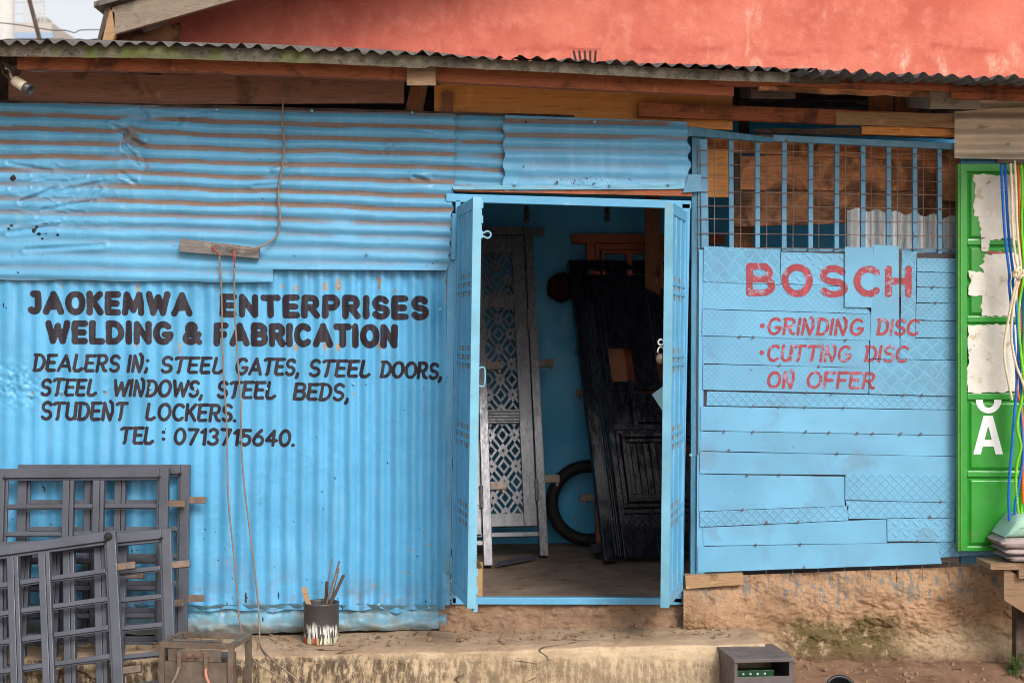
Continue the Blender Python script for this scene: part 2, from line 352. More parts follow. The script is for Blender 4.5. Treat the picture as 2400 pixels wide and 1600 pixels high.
def earth(name, base, hi, cream, mossy, drips):
    b = NB(name, .92, 0, .12); v = b.co((1, 1, 1), False); x, y, z = b.xyz(v)
    n = b.noise(v, 4, 8, .7, .3); f = b.noise(v, 16, 8, .75)
    k = b.mix(b.mr(n, .3, .7), base, hi); k = b.mix(b.mr(f, .55, .75, 0, .6), k, tuple(q * .45 for q in base))
    k = b.mix(b.mr(b.noise(v, 9, 6, .7), .55, .7, 0, .5), k, cream)
    if mossy:
        low = b.mr(b.ma('ADD', z, b.ma('MULTIPLY', b.noise(v, 3, 5, .7), .34)), .22, .36, 1, 0)
        k = b.mix(b.ma('MULTIPLY', low, .85), k, cream)
        side = b.mr(b.ma('ADD', x, b.ma('MULTIPLY', n, .5)), 2.1, 2.45, 1, 0)
        side = b.ma('MULTIPLY', side, b.mr(x, 1.3, 1.5))
        mz = b.ma('MULTIPLY', b.mr(b.ma('ADD', z, b.ma('MULTIPLY', b.noise(v, 7, 7, .75), .35)), .33, .42, 1, 0), b.mr(f, .36, .50))
        k = b.mix(b.ma('MULTIPLY', b.ma('MULTIPLY', mz, side), .9), k, (.115, .085, .03))
        k = b.mix(b.mr(z, -.02, .07, .75, 0), k, (.14, .075, .045))
    if drips:
        d = b.noise(b.co((9, 9, .8), False), 3.2, 4, .6); dm = b.ma('MULTIPLY', b.mr(d, .53, .57), b.mr(b.ma('ADD', z, b.ma('MULTIPLY', b.noise(v, 6, 3), .3)), .40, .50))
        k = b.mix(b.ma('MULTIPLY', dm, .65), k, (.15, .19, .195))
    k = b.mix(b.mr(b.noise(v, 38, 6, .75), .5, .72, 0, .55), k, tuple(q * .35 for q in base)); k = b.mix(b.mr(b.noise(v, 21, 6, .75), .58, .72, 0, .4), k, tuple(min(1, q * 1.3) for q in cream))
    b.col(k); b.bump(n, .02, .5); b.bump(f, .025, .8); b.bump(b.noise(v, 55, 6, .75), .012, .9); return b.m
m_found = earth('earth_plaster_foundation', (.34, .20, .115), (.52, .32, .19), (.54, .40, .26), True, True)
m_sillplaster = earth('red_earth_plaster', (.24, .15, .10), (.38, .235, .145), (.44, .33, .23), False, False)
m_dirt = earth('bare_red_earth', (.19, .105, .065), (.32, .19, .12), (.36, .25, .17), False, False)
m_road = earth('pale_bounce_road_dust', (.34, .26, .19), (.48, .38, .29), (.52, .44, .35), False, False)  # albedo lifted so the unseen street bounces light up under the eaves
def step_mat():
    b = NB('worn_concrete_step', .9, 0, .15); v = b.co((1, 1, 1), False); x, y, z = b.xyz(v)
    n = b.noise(v, 3.2, 7, .7, .3); f = b.noise(v, 15, 8, .75); st = b.noise(b.co((5, 5, 1.1), False), 6, 8, .75)
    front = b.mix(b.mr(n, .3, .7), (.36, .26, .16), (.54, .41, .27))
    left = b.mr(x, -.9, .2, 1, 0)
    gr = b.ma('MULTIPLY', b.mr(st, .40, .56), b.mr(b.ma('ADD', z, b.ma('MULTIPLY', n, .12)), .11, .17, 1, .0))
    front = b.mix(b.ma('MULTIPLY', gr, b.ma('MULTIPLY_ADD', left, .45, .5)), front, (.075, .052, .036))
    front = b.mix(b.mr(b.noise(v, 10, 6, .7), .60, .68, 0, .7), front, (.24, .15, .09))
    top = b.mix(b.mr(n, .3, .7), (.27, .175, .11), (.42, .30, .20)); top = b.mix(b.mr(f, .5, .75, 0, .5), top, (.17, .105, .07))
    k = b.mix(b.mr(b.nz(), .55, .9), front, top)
    cr = b.vor(b.mix(.35, v, b.n('TexNoise').outputs['Color']), 1.7, 'DISTANCE_TO_EDGE')
    crk = b.ma('MULTIPLY', b.mr(cr, 0, .007, 1, 0), b.mr(b.noise(v, 2.3, 2), .50, .60))
    k = b.mix(b.ma('MULTIPLY', crk, .85), k, (.06, .035, .025))
    b.col(k); b.bump(n, .02, .6); b.bump(f, .012, .7); b.bump(crk, -.01, 1); b.bump(b.noise(v, 60, 5, .7), .004, .7); return b.m
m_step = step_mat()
m_floor = plain('dusty_floor', (.23, .17, .13), .9, .35, 4, spec=.15, grime=(.10, .07, .05), gthr=.55, bump=.004)
m_ground = earth('trodden_earth', (.17, .10, .065), (.28, .17, .11), (.34, .25, .18), False, False)

# ------------------------------------------------------------------ shape builders on the shop front
def board(a, b, w0, w1, yf, th, jit=1.0, n=None, seed=0, y1=None):
    """a timber from photo point a to b (centre line), widths in photo px, front at depth yf"""
    mb = MB(); a = Vector((a[0], a[1], 0)); b = Vector((b[0], b[1], 0)); d = (b - a); L = d.length; d.normalize(); p = Vector((-d.y, d.x, 0))
    n = n or max(3, int(L / 14)); y1 = yf if y1 is None else y1; loops = []
    for i in range(n + 1):
        t = i / n; c = a + d * L * t; hw = (w0 + (w1 - w0) * t) / 2; yy = yf + (y1 - yf) * t
        j1 = float(fbm(t * L / 40, 1.3, seed)) * 3.2 * jit; j2 = float(fbm(t * L / 40, 5.3, seed + 3)) * 3.2 * jit
        lp = []
        for q in (-1, -.5, 0, .5, 1):
            o = hw * q + (j1 if q < 0 else j2) * abs(q); pt = c + p * o
            dy = float(fbm(t * L / 30, q * 1.7, seed + 9)) * .008 * jit
            lp.append(T(pt.x, pt.y, yy + dy))
        for q in (1, -1):
            pt = c + p * (hw * q + (j2 if q > 0 else j1)); v = T(pt.x, pt.y, yy); lp.append(v + Vector((0, th, 0)))
        loops.append(lp)
    mb.loft(loops); return mb
def sheet(x0, x1, top, bot, dep, step=2.7, att=None, le=None, re=None, ystep=None):
    nx = max(2, int((x1 - x0) / step)); H = max(bot(x0) - top(x0), bot(x1) - top(x1)); ny = max(2, int(H / (ystep or step)))
    U, V = np.meshgrid(np.linspace(0, 1, nx), np.linspace(0, 1, ny), indexing='ij')
    X = x0 + (x1 - x0) * U; tp = np.vectorize(top)(X[:, 0])[:, None]; bt = np.vectorize(bot)(X[:, 0])[:, None]
    Y = tp + (bt - tp) * V
    if re is not None: X = X + re(Y) * smooth(.93, 1, U)
    if le is not None: X = X + le(Y) * smooth(.07, 0, U)
    dp = dep(X, Y); k = (D + dp) / (D * S)
    P = np.stack([(X - 1200) * k, dp, ZC + (800 - Y) * k], -1)
    A = {q: f(X, Y) for q, f in (att or {}).items()}
    for q in ('dirt', 'chip', 'black'):
        if att is not None and q not in A: A[q] = np.zeros_like(X)
    return MB().grid(P, A)
def march(F, x0, x1, y0, y1, st):
    xs = np.arange(x0, x1 + st, st); ys = np.arange(y0, y1 + st, st); X, Y = np.meshgrid(xs, ys, indexing='ij'); f = F(X, Y)
    V = []; idx = {}; faces = []
    ins = f < 0; cnt = ins[:-1, :-1].astype(int) + ins[1:, :-1] + ins[:-1, 1:] + ins[1:, 1:]
    def vert(k, p):
        if k not in idx: idx[k] = len(V); V.append(p)
        return idx[k]
    for i, j in zip(*np.nonzero(cnt)):
        cs = [(i, j), (i + 1, j), (i + 1, j + 1), (i, j + 1)]; lp = []
        for q in range(4):
            a = cs[q]; b = cs[(q + 1) % 4]; fa = f[a]; fb = f[b]
            if fa < 0: lp.append(vert(a, (xs[a[0]], ys[a[1]])))
            if (fa < 0) != (fb < 0):
                t = fa / (fa - fb); lp.append(vert((min(a, b), max(a, b)), (xs[a[0]] + t * (xs[b[0]] - xs[a[0]]), ys[a[1]] + t * (ys[b[1]] - ys[a[1]]))))
        if len(lp) >= 3: faces.append(tuple(lp))
    return np.array(V), faces
# ------------------------------------------------------------------ brush lettering: strokes with round ends
def arc(cx, cy, rx, ry, a0, a1, n=16): return [(cx + rx * math.cos(R(a0 + (a1 - a0) * k / n)), cy + ry * math.sin(R(a0 + (a1 - a0) * k / n))) for k in range(n + 1)]
_P = [(0, 0), (0, 1), (.3, 1)] + arc(.33, .73, .27, .27, 90, -90) + [(0, .46)]
G = {
 'A': (.84, [[(0, 0), (.42, 1), (.84, 0)], [(.15, .3), (.69, .3)]]),
 'B': (.66, [[(0, 0), (0, 1), (.35, 1)] + arc(.35, .76, .25, .24, 90, -90) + [(0, .52)], [(.3, .52)] + arc(.38, .26, .28, .26, 90, -90) + [(0, 0)]]),
 'C': (.72, [arc(.4, .5, .4, .5, 48, 312)]), 'D': (.68, [[(0, 0), (0, 1), (.25, 1)] + arc(.25, .5, .43, .5, 90, -90) + [(0, 0)]]),
 'E': (.55, [[(.55, 1), (0, 1), (0, 0), (.55, 0)], [(0, .5), (.48, .5)]]), 'F': (.54, [[(.54, 1), (0, 1), (0, 0)], [(0, .5), (.44, .5)]]),
 'G': (.78, [arc(.4, .5, .4, .5, 50, 345) + [(.79, .42), (.48, .42)]]), 'H': (.66, [[(0, 0), (0, 1)], [(.66, 0), (.66, 1)], [(0, .52), (.66, .52)]]),
 'I': (.02, [[(0, 0), (0, 1)]]), 'J': (.5, [[(.2, 1), (.48, 1), (.48, .28)] + arc(.24, .28, .24, .28, 0, -140)]),
 'K': (.62, [[(0, 0), (0, 1)], [(.58, 1), (.05, .42)], [(.2, .58), (.62, 0)]]), 'L': (.52, [[(0, 1), (0, 0), (.52, 0)]]),
 'M': (.92, [[(0, 0), (.1, 1), (.46, .15), (.82, 1), (.92, 0)]]), 'N': (.66, [[(0, 0), (0, 1), (.66, 0), (.66, 1)]]),
 'O': (.8, [arc(.4, .5, .4, .5, 0, 360, 28)]), 'P': (.6, [_P]), 'R': (.62, [_P, [(.3, .46), (.62, 0)]]),
 'S': (.58, [arc(.3, .745, .28, .255, 30, 265) + arc(.3, .245, .3, .245, 85, -150)]), 'T': (.7, [[(0, 1), (.7, 1)], [(.35, 1), (.35, 0)]]),
 'U': (.6, [[(0, 1), (0, .3)] + arc(.3, .3, .3, .3, 180, 360) + [(.6, 1)]]), 'W': (1.04, [[(0, 1), (.24, 0), (.52, .85), (.8, 0), (1.04, 1)]]),
 '&': (.78, [[(.78, 0), (.16, .66)] + arc(.34, .8, .19, .2, 205, -35) + [(.13, .42)] + arc(.29, .22, .28, .22, 130, 330) + [(.76, .44)]]),
 '0': (.6, [arc(.3, .5, .3, .5, 0, 360, 26)]), '1': (.25, [[(0, .8), (.22, 1), (.22, 0)]]), '3': (.55, [arc(.26, .75, .25, .25, 150, -80) + arc(.26, .26, .29, .26, 80, -150)]),
 '4': (.62, [[(.44, 0), (.44, 1), (0, .32), (.62, .32)]]), '5': (.54, [[(.52, 1), (.08, 1), (.05, .56)] + arc(.25, .32, .29, .32, 115, -150)]),
 '6': (.58, [[(.44, 1), (.14, .66), (.02, .34)] + arc(.29, .3, .28, .3, 170, 530, 24)]), '7': (.56, [[(0, 1), (.56, 1), (.2, 0)]]),
 '.': (.04, [[(0, .02), (.03, .02)]]), ',': (.08, [[(.07, .06), (.06, -.06), (0, -.2)]]), ':': (.04, [[(0, .18), (.02, .18)], [(0, .72), (.02, .72)]]),
 ';': (.1, [[(.06, .72), (.08, .72)], [(.08, .2), (.06, .08), (0, -.04)]]), '-': (.3, [[(0, .5), (.3, .5)]]), 'e': (.5, [[(.02, .33), (.5, .33)] + arc(.26, .33, .25, .33, 0, 310)])}
BR = dict(G)   # the slanted brush hand of the smaller lines
BR['L'] = (.56, [[(.06, 1), (0, .14), (.1, 0), (.38, 0), (.56, .14)]]); BR['T'] = (.68, [[(-.02, .92), (.1, 1), (.68, 1)], [(.34, 1), (.3, .1), (.24, 0)]])
BR['N'] = (.7, [[(0, 0), (.02, 1)], [(.02, 1), (.5, 0)], [(.5, 0), (.64, .5), (.58, .96), (.42, 1.12)]]); BR['I'] = (.05, [[(0, 0), (.02, 1)]])
BR['D'] = (.66, [[(.06, .96), (.04, 0)], [(-.06, 1), (.25, 1)] + arc(.25, .5, .41, .5, 90, -90) + [(0, 0)]]); BR['E'] = (.56, [[(.56, 1), (-.04, .98)], [(.02, 1), (0, .1), (.1, 0), (.54, .02)], [(0, .52), (.46, .52)]])
BR['R'] = (.66, [[(.04, 1), (0, 0)], [(-.06, .98), (.3, 1)] + arc(.33, .74, .26, .26, 90, -90) + [(.04, .48)], [(.3, .48), (.5, .06), (.66, .02)]])
BR['U'] = (.62, [[(.02, 1), (0, .3)] + arc(.3, .3, .3, .3, 180, 350) + [(.6, 1), (.62, .05)]])
def word_segments(txt, x0, x1, t0, t1, b0, b1, wd, slant=0., font=G, track=.3):
    """fit a word between x0 and x1; t/b are top and base heights (px) at both ends"""
    hs = wd / 2; H = ((b0 - t0) + (b1 - t1)) / 2 - wd; tr = track
    pos = 0; gl = []
    for ch in txt:
        gl.append((pos, ch)); pos += font[ch][0] + tr
    tot = pos - tr + slant
    sx = (x1 - x0 - wd) / tot; segs = []
    for p, ch in gl:
        jx = random.uniform(-.015, .015); js = random.uniform(-.02, .02)
        for st in font[ch][1]:
            q = []
            for (x, y) in st:
                X = x0 + hs + (p + x + jx + slant * y) * sx; f = (X - x0) / (x1 - x0)
                top = t0 + (t1 - t0) * f + hs; base = b0 + (b1 - b0) * f - hs
                q.append((X, base + (top - base) * (y * (1 + js))))
            segs += list(zip(q[:-1], q[1:]))
    return segs
def seg_field(segs, wd, rag=.5, seed=1, slope=0.):
    def F(X, Y):
        d = np.full(X.shape, 1e9)
        for (a, b) in segs:
            ax, ay = a; bx, by = b; dx, dy = bx - ax, by - ay; L = dx * dx + dy * dy + 1e-9
            t = np.clip(((X - ax) * dx + (Y - ay) * dy) / L, 0, 1); d = np.minimum(d, np.hypot(X - ax - t * dx, Y - ay - t * dy))
        return d - wd / 2 * (1 + .30 * fbm(X / 16, Y / 16, seed + 40, 2)) + fbm(X / 9, Y / 9, seed, 2) * rag
    return F
def lettering(words, surf, m, parent, st=1.15, clip=None, off=.0018, name='lettering', rag=.5, split=True):
    mb = MB(); o = None
    for i, (segs, wd) in enumerate(words):
        xs = [p[0] for s_ in segs for p in s_]; ys = [p[1] for s_ in segs for p in s_]; f = seg_field(segs, wd, rag, i)
        fn = f if clip is None else (lambda X, Y, f=f: np.maximum(f(X, Y), clip(X, Y)))
        V, F = march(fn, min(xs) - wd, max(xs) + wd, min(ys) - wd, max(ys) + wd, st)
        if not len(V): continue
        dp = surf(V[:, 0], V[:, 1]) - off; n0 = len(mb.v)
        mb.v += [tuple(T(x, y, d)) for (x, y), d in zip(V, dp)]; mb.f += [tuple(n0 + k for k in reversed(q)) for q in F]
        if split: o = mb.build(name, m, parent); mb = MB()
    return o if split else mb.build(name, m, parent)

# ================================================================== SETTING
def terrain():
    n = 90; xs = np.sign(np.linspace(-1, 1, n)) * np.abs(np.linspace(-1, 1, n)) ** 3 * 120; ys = np.sign(np.linspace(-1, 1, n)) * np.abs(np.linspace(-1, 1, n)) ** 3 * 120 - .9
    X, Y = np.meshgrid(xs, ys, indexing='ij'); Z = -.21 + fbm(X * 2, Y * 2, 3) * .03
    tag(MB().grid(np.stack([X, Y, Z], -1)).build('ground', m_road, smooth_=True), kind='structure')
    # raised earth bank at the foot of the right-hand foundation
    u = np.linspace(1.15, 4.6, 160); prof = [(.1, .0), (-.1, -.005), (-.25, -.02), (-.4, -.05), (-.55, -.075), (-.66, -.08), (-.72, -.095), (-.78, -.16), (-.86, -.24)]
    P = np.zeros((160, 41, 3)); tt = np.linspace(0, 8, 41)
    for j, t in enumerate(tt):
        y = np.interp(t, range(9), [p[0] for p in prof]); z = np.interp(t, range(9), [p[1] for p in prof])
        P[:, j] = np.stack([u, y + fbm(u * 3, t, 8) * .08 * (t > 1), z + fbm(u * 9, t * 2.2, 5) * .05], -1)
    tag(MB().grid(P).build('dirt_bank', m_dirt, smooth_=True), kind='structure')
terrain()
def step_z(x): return lerp_pts([(-4, .085), (-1.2, .105), (.3, .150), (1.3, .172)], x)
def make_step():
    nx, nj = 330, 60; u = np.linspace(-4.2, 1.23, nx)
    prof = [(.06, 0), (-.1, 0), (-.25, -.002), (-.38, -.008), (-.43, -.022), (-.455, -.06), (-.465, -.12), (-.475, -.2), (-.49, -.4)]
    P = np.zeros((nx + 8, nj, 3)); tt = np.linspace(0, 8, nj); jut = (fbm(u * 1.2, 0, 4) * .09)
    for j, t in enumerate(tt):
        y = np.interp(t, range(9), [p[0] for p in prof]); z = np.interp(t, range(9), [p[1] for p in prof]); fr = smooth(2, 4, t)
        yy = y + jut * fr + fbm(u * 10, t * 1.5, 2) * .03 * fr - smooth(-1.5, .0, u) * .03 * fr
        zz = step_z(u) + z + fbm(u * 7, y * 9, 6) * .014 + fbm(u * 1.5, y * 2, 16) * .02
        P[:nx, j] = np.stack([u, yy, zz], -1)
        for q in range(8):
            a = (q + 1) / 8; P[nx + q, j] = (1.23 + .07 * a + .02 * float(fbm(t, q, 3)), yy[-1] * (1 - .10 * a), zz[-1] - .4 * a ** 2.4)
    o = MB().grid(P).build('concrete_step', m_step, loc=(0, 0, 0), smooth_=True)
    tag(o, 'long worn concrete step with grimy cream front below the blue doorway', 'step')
make_step()

# ================================================================== THE WORKSHOP
shop = thing('metal_workshop', (0, 0, 0), 'blue corrugated metal welding workshop with open double door and black painted lettering', 'workshop')
# --- upper horizontal corrugated sheets
SL = .0285
def bandphase(X, Y, off, sl=SL, pitch=32.2): return (Y - sl * X - off) / pitch * 2 * math.pi
def crush(X, Y): return np.clip(1 - .8 * gau(X, Y, 130, 440, 150, 55) - .75 * gau(X, Y, 60, 560, 150, 60) - .9 * gau(X, Y, 335, 272, 50, 14) - .7 * gau(X, Y, 300, 335, 26, 40) - .5 * gau(X, Y, 560, 600, 400, 45), .08, 1)
CREASE = [(332, 252, 346, 276, .010), (346, 276, 400, 281, -.006), (415, 292, 432, 276, .012), (432, 276, 482, 270, -.008), (262, 292, 306, 318, .010), (306, 318, 338, 332, -.012), (292, 342, 318, 372, .012), (318, 372, 330, 380, -.010), (296, 308, 288, 350, .008), (20, 382, 118, 402, .006), (50, 474, 132, 441, .008), (132, 441, 232, 422, -.006), (100, 492, 220, 472, .006), (216, 465, 232, 442, .008), (595, 436, 650, 432, .006), (640, 398, 668, 384, -.006), (20, 545, 130, 530, .007), (60, 585, 240, 575, .006), (286, 408, 316, 428, .007), (960, 300, 1010, 312, .006), (905, 358, 918, 342, .007), (970, 415, 1000, 424, .010), (1000, 424, 1062, 430, -.006)]
def creases(X, Y):
    t_ = np.zeros_like(X)
    for (ax, ay, bx, by, h) in CREASE:
        dx, dy = bx - ax, by - ay; t = np.clip(((X - ax) * dx + (Y - ay) * dy) / (dx * dx + dy * dy), 0, 1); q = np.hypot(X - ax - t * dx, Y - ay - t * dy)
        t_ = t_ + h * np.exp(-(q / 5.) ** 2) - h * .6 * np.exp(-((q - 9) / 6.) ** 2)
    return t_
def depA(X, Y):
    bend = gau(X, Y, 305, 330, 22, 60) * 9
    d = -.036 + .0075 * np.cos(bandphase(X, Y + bend + fbm(X / 130, Y / 60, 3) * 10, 269)) * crush(X, Y)
    d = d + creases(X, Y) + .028 * gau(X - (Y - 330) * .45, Y, 312, 330, 20, 42) + .014 * gau(X, Y, 345, 277, 45, 12) + fbm(X / 60, Y / 30, 5) * .010 * (.25 + 1.0 * gau(X, Y, 120, 460, 260, 130)) + fbm(X / 260, Y / 90, 8) * .02
    cz = np.abs(fbm(X / 45 + Y / 70, Y / 24, 31, 3)); d = d - .005 * smooth(.09, 0, cz) * gau(X, Y, 130, 450, 230, 120)
    return d - .012 * smooth(600, 655, Y) * vn(X / 60, 0, 4)
def dirtA(X, Y):
    bend = gau(X, Y, 305, 330, 22, 60) * 9
    ph = bandphase(X, Y + bend + fbm(X / 130, Y / 60, 3) * 10, 269)
    b = smooth(.22, .62, np.cos(ph) + fbm(X / 40, Y / 12, 7) * .35)
    fade = np.interp(Y - SL * X, [230, 250, 480, 520, 600, 650], [.6, 1, 1, .45, .35, .35]); n = vn(X / 90, (Y - SL * X) / 32.2, 12)
    p = b * fade * smooth(.12, .42, n + .22 * fade) * np.clip(crush(X, Y) * 1.25, 0, 1)
    p = np.maximum(p, .85 * smooth(.42, .62, gau(X - (Y - 330) * .5, Y, 310, 332, 20, 62) * (.75 + .5 * np.cos(ph * .5 + 1)) + fbm(X / 22, Y / 14, 2, 5) * 1.1))
    return np.maximum(p, .5 * smooth(244, 238, Y - SL * X))
HOLES = [(30, 417, 9), (26, 530, 6), (20, 536, 4), (80, 540, 7), (92, 548, 6), (99, 560, 5), (86, 532, 4), (108, 548, 3), (135, 550, 5), (33, 320, 2.4), (33, 293, 2.4), (34, 349, 2.2), (42, 639, 3.5), (30, 600, 2.5), (608, 307, 2.2), (611, 374, 2.2), (615, 466, 3), (408, 577, 2.5), (403, 594, 2.3), (22, 490, 2), (690, 600, 3), (1015, 617, 3), (1000, 622, 2.4), (1025, 612, 2.4)]
def blackA(X, Y):
    r = np.zeros_like(X)
    for (x, y, q) in HOLES: r = np.maximum(r, (1.25 - np.hypot(X - x, (Y - y) * 1.1) / q) + fbm(X / 4, Y / 4, 5, 2) * 1.1 * (q > 3))
    tear = (1.0 - np.abs(Y - 522 - fbm(X / 20, 0, 3) * 14) / 2.2) * smooth(75, 90, X) * smooth(160, 140, X)
    return np.clip(np.maximum(r, tear * .8), 0, 1)
topA = lambda x: 237 + SL * x - 4 * math.exp(-((x - 60) / 80) ** 2)
botA = lambda x: 631.5 + .004 * (x - 640)
botA2 = lambda x: 655 + x * .011 + 1.5 * math.sin(x / 37)
mbA = sheet(-260, 1067, topA, botA, depA, 2.8, {'dirt': dirtA, 'black': blackA}, re=lambda Y: -np.interp(Y, [260, 360, 440, 560, 632], [0, 0, 4, 10, 17]) + 3 * np.sin(Y / 5.1 * 1.0))
mbA2 = sheet(-260, 640, botA, botA2, depA, 2.8, {'dirt': dirtA, 'black': blackA}); n_ = len(mbA.v); mbA.v += mbA2.v; mbA.f += [tuple(k + n_ for k in f) for f in mbA2.f]; mbA.att = {k: np.concatenate([mbA.att[k], mbA2.att[k]]) for k in mbA.att}
o = mbA.build('wall_sheet', m_sheet_up, shop, smooth_=True); o['label'] = 'crumpled upper sheet with horizontal ribs and brown dust bands'
depB = lambda X, Y: -.013 + .0075 * np.cos(bandphase(X, Y + fbm(X / 90, Y / 50, 33) * 9, 269)) + fbm(X / 90, Y / 40, 15) * .008
dirtB = lambda X, Y: smooth(.25, .65, np.cos(bandphase(X, Y + fbm(X / 90, Y / 50, 33) * 9, 269)) + fbm(X / 40, Y / 12, 17) * .35) * smooth(425, 400, Y) * smooth(.1, .4, vn(X / 80, Y / 32, 3))
mbB = sheet(1040, 1346, lambda x: 266 + .022 * (x - 1060), lambda x: 441 + .02 * (x - 1060), depB, 2.8, {'dirt': dirtB})
mbB.build('wall_sheet', m_sheet_up, shop, smooth_=True)
ampC = lambda X, Y: np.interp(Y, [270, 330, 380, 450], [1, .8, .5, .35])
depC = lambda X, Y: -.047 + .0085 * np.cos(bandphase(X, Y, 262, .018, 33)) * ampC(X, Y) + fbm(X / 80, Y / 35, 25) * .012 - .01 * smooth(415, 448, Y) * vn(X / 50, 0, 9)
dirtC = lambda X, Y: smooth(.25, .65, np.cos(bandphase(X, Y, 262, .018, 33)) + fbm(X / 50, Y / 12, 27) * .4) * np.interp(Y, [270, 335, 355, 450], [1, .9, .3, .2]) * smooth(.12, .4, vn(X / 100, Y / 33, 5))
def blackC(X, Y):
    n = fbm(X / 5, Y / 5, 41, 3); return smooth(.17, .24, n) * gau(X, Y, 1380, 428, 130, 18) * 1.3 + smooth(2.6, 1.5, np.hypot(X - 1227, Y - 391)) + smooth(3.6, 2, np.hypot(X - 1232, Y - 287)) + smooth(2.4, 0, np.abs(Y - 281)) * smooth(7, 4, np.abs(X - 1272)) * .8
mbC = sheet(1179, 1613, lambda x: 270 + .036 * (x - 1179), lambda x: 448 - .015 * (x - 1179), depC, 2.6, {'dirt': dirtC, 'black': blackC}, le=lambda Y: 3 * np.sin(Y / 7) + 2, re=lambda Y: 4 * np.sin(Y / 6) + np.interp(Y, [280, 440], [0, 5]))
mbC.build('wall_sheet', m_sheet_up, shop, smooth_=True)
# --- lower vertical corrugated sheet
SEAMS = [(88, .004), (473, .004), (836, .004)]
def depL(X, Y):
    d = .010 * np.cos((X + (Y - 650) * .004 + fbm(X / 70, Y / 300, 6) * 7) / 36.6 * 2 * math.pi) * np.interp(X, [-300, 60, 120, 480, 700, 860, 1060], [.6, .55, .62, .6, .8, .95, 1.1])
    for x, h in SEAMS: d = d + h * smooth(0, 2.5, X - x - (Y - 650) * -.012 if x < 100 else X - x) - h
    d = d + fbm(X / 80, Y / 120, 35) * .010 + fbm(X / 30, Y / 40, 45) * .0022 + .012 * gau(X, Y, 30, 905, 60, 45) * fbm(X / 9, Y / 9, 3) * 3
    d = d - .035 * smooth(1015, 1050, X) * smooth(760, 900, Y) * vn(Y / 40, 1, 7) + .02 * gau(X, Y, 1025, 740, 10, 40) - .02 * smooth(1385, 1432, Y) * vn(X / 70, 1, 9)
    cz = np.abs(fbm(X / 40 + Y / 120, Y / 60, 61, 3)); return d - .0016 * smooth(.06, 0, cz) * vn(X / 90, Y / 90, 4)
CH = [(322, 675, 8), (148, 672, 4), (695, 676, 8), (761, 672, 10), (794, 668, 13), (889, 655, 9), (889, 672, 6), (927, 680, 5), (693, 816, 8), (761, 812, 8), (792, 814, 9), (890, 810, 9), (320, 806, 7), (422, 810, 7), (422, 825, 5), (660, 672, 5), (600, 700, 3), (760, 785, 6), (250, 745, 3)]
SP = [(948, 1341, 5), (964, 1288, 4), (877, 1372, 5), (1005, 1275, 4), (991, 1249, 3), (825, 1087, 3), (533, 1314, 3), (965, 1347, 3)]
def chipL(X, Y):
    r = np.zeros_like(X)
    for (x, y, q) in CH: r = np.maximum(r, gau(X, Y, x, y, q * .55, q * 1.1) * 1.0 + fbm(X / 4, Y / 6, 5, 2) * .9 * gau(X, Y, x, y, q, q * 2))
    for x in (75, 145, 247, 353, 458, 625, 829): r = np.maximum(r, .75 * gau(X, Y, x + 1, 923, 2.2, 8) + fbm(X / 4, Y / 8, 9, 2) * .5 * gau(X, Y, x, 922, 4, 9))
    for (x, y, q) in SP: r = np.maximum(r, gau(X, Y, x, y, q, q * .7) * .9 + fbm(X / 4, Y / 4, 5, 2) * .7 * gau(X, Y, x, y, q))
    return r
DR = [(517, 1420, 8), (532, 1414, 10), (576, 1402, 24), (545, 1400, 7), (653, 1394, 14), (480, 1240, 5), (477, 1262, 4), (470, 1283, 3), (616, 1449, 8), (857, 901, 3), (877, 902, 3), (954, 906, 3), (994, 910, 2.5), (948, 960, 2), (873, 998, 2), (663, 1176, 4), (610, 1180, 2.5), (823, 1107, 4), (60, 1150, 14), (105, 1146, 10), (100, 1140, 8), (72, 1165, 10), (110, 1330, 9), (335, 1335, 9), (330, 1402, 8), (343, 1400, 8), (8, 714, 9), (14, 722, 4), (5, 1200, 14), (63, 1220, 10), (8, 1215, 20), (310, 1290, 8), (112, 998, 3), (170, 1008, 2.5)]
_rs = random.Random(5); DR += [(_rs.uniform(-20, 560) if _rs.random() < .6 else _rs.uniform(300, 1000), 1440 - abs(_rs.gauss(0, 190)), _rs.uniform(1.4, 4.5)) for _ in range(170)]
def blackL(X, Y):
    r = np.zeros_like(X)
    for (x, y, q) in DR: r = np.maximum(r, (1.2 - np.hypot((X - x) / (1.7 + q * .06), (Y - y) / q)) + fbm(X / 3, Y / 6, 9, 2) * .5)
    return np.clip(r, 0, 1)
def dirtL(X, Y): return .35 * smooth(1330, 1440, Y) * smooth(.0, .2, fbm(X / 14, Y / 9, 77)) + .45 * smooth(1250, 1440, Y) * smooth(-.1, .35, fbm(X / 60, Y / 60, 19)) + .35 * smooth(670, 640, Y) * vn(X / 30, Y / 30, 5)
botL = lambda x: 1431 - .012 * max(0, x - 475) + 3 * math.sin(x / 31) + 2 * math.sin(x / 11) + 14 * math.exp(-((x - 935) / 28) ** 2)
mbL = sheet(-260, 1047, lambda x: 618, botL, depL, 3.0, {'chip': chipL, 'black': blackL, 'dirt': dirtL}, re=lambda Y: fbm(Y / 30, 0, 5) * 14 - np.interp(Y, [640, 800, 1000, 1430], [0, 0, 2, 3]))
o = mbL.build('wall_sheet', m_sheet, shop, smooth_=True); o['label'] = 'lower wall sheet with vertical ribs carrying the black lettering'
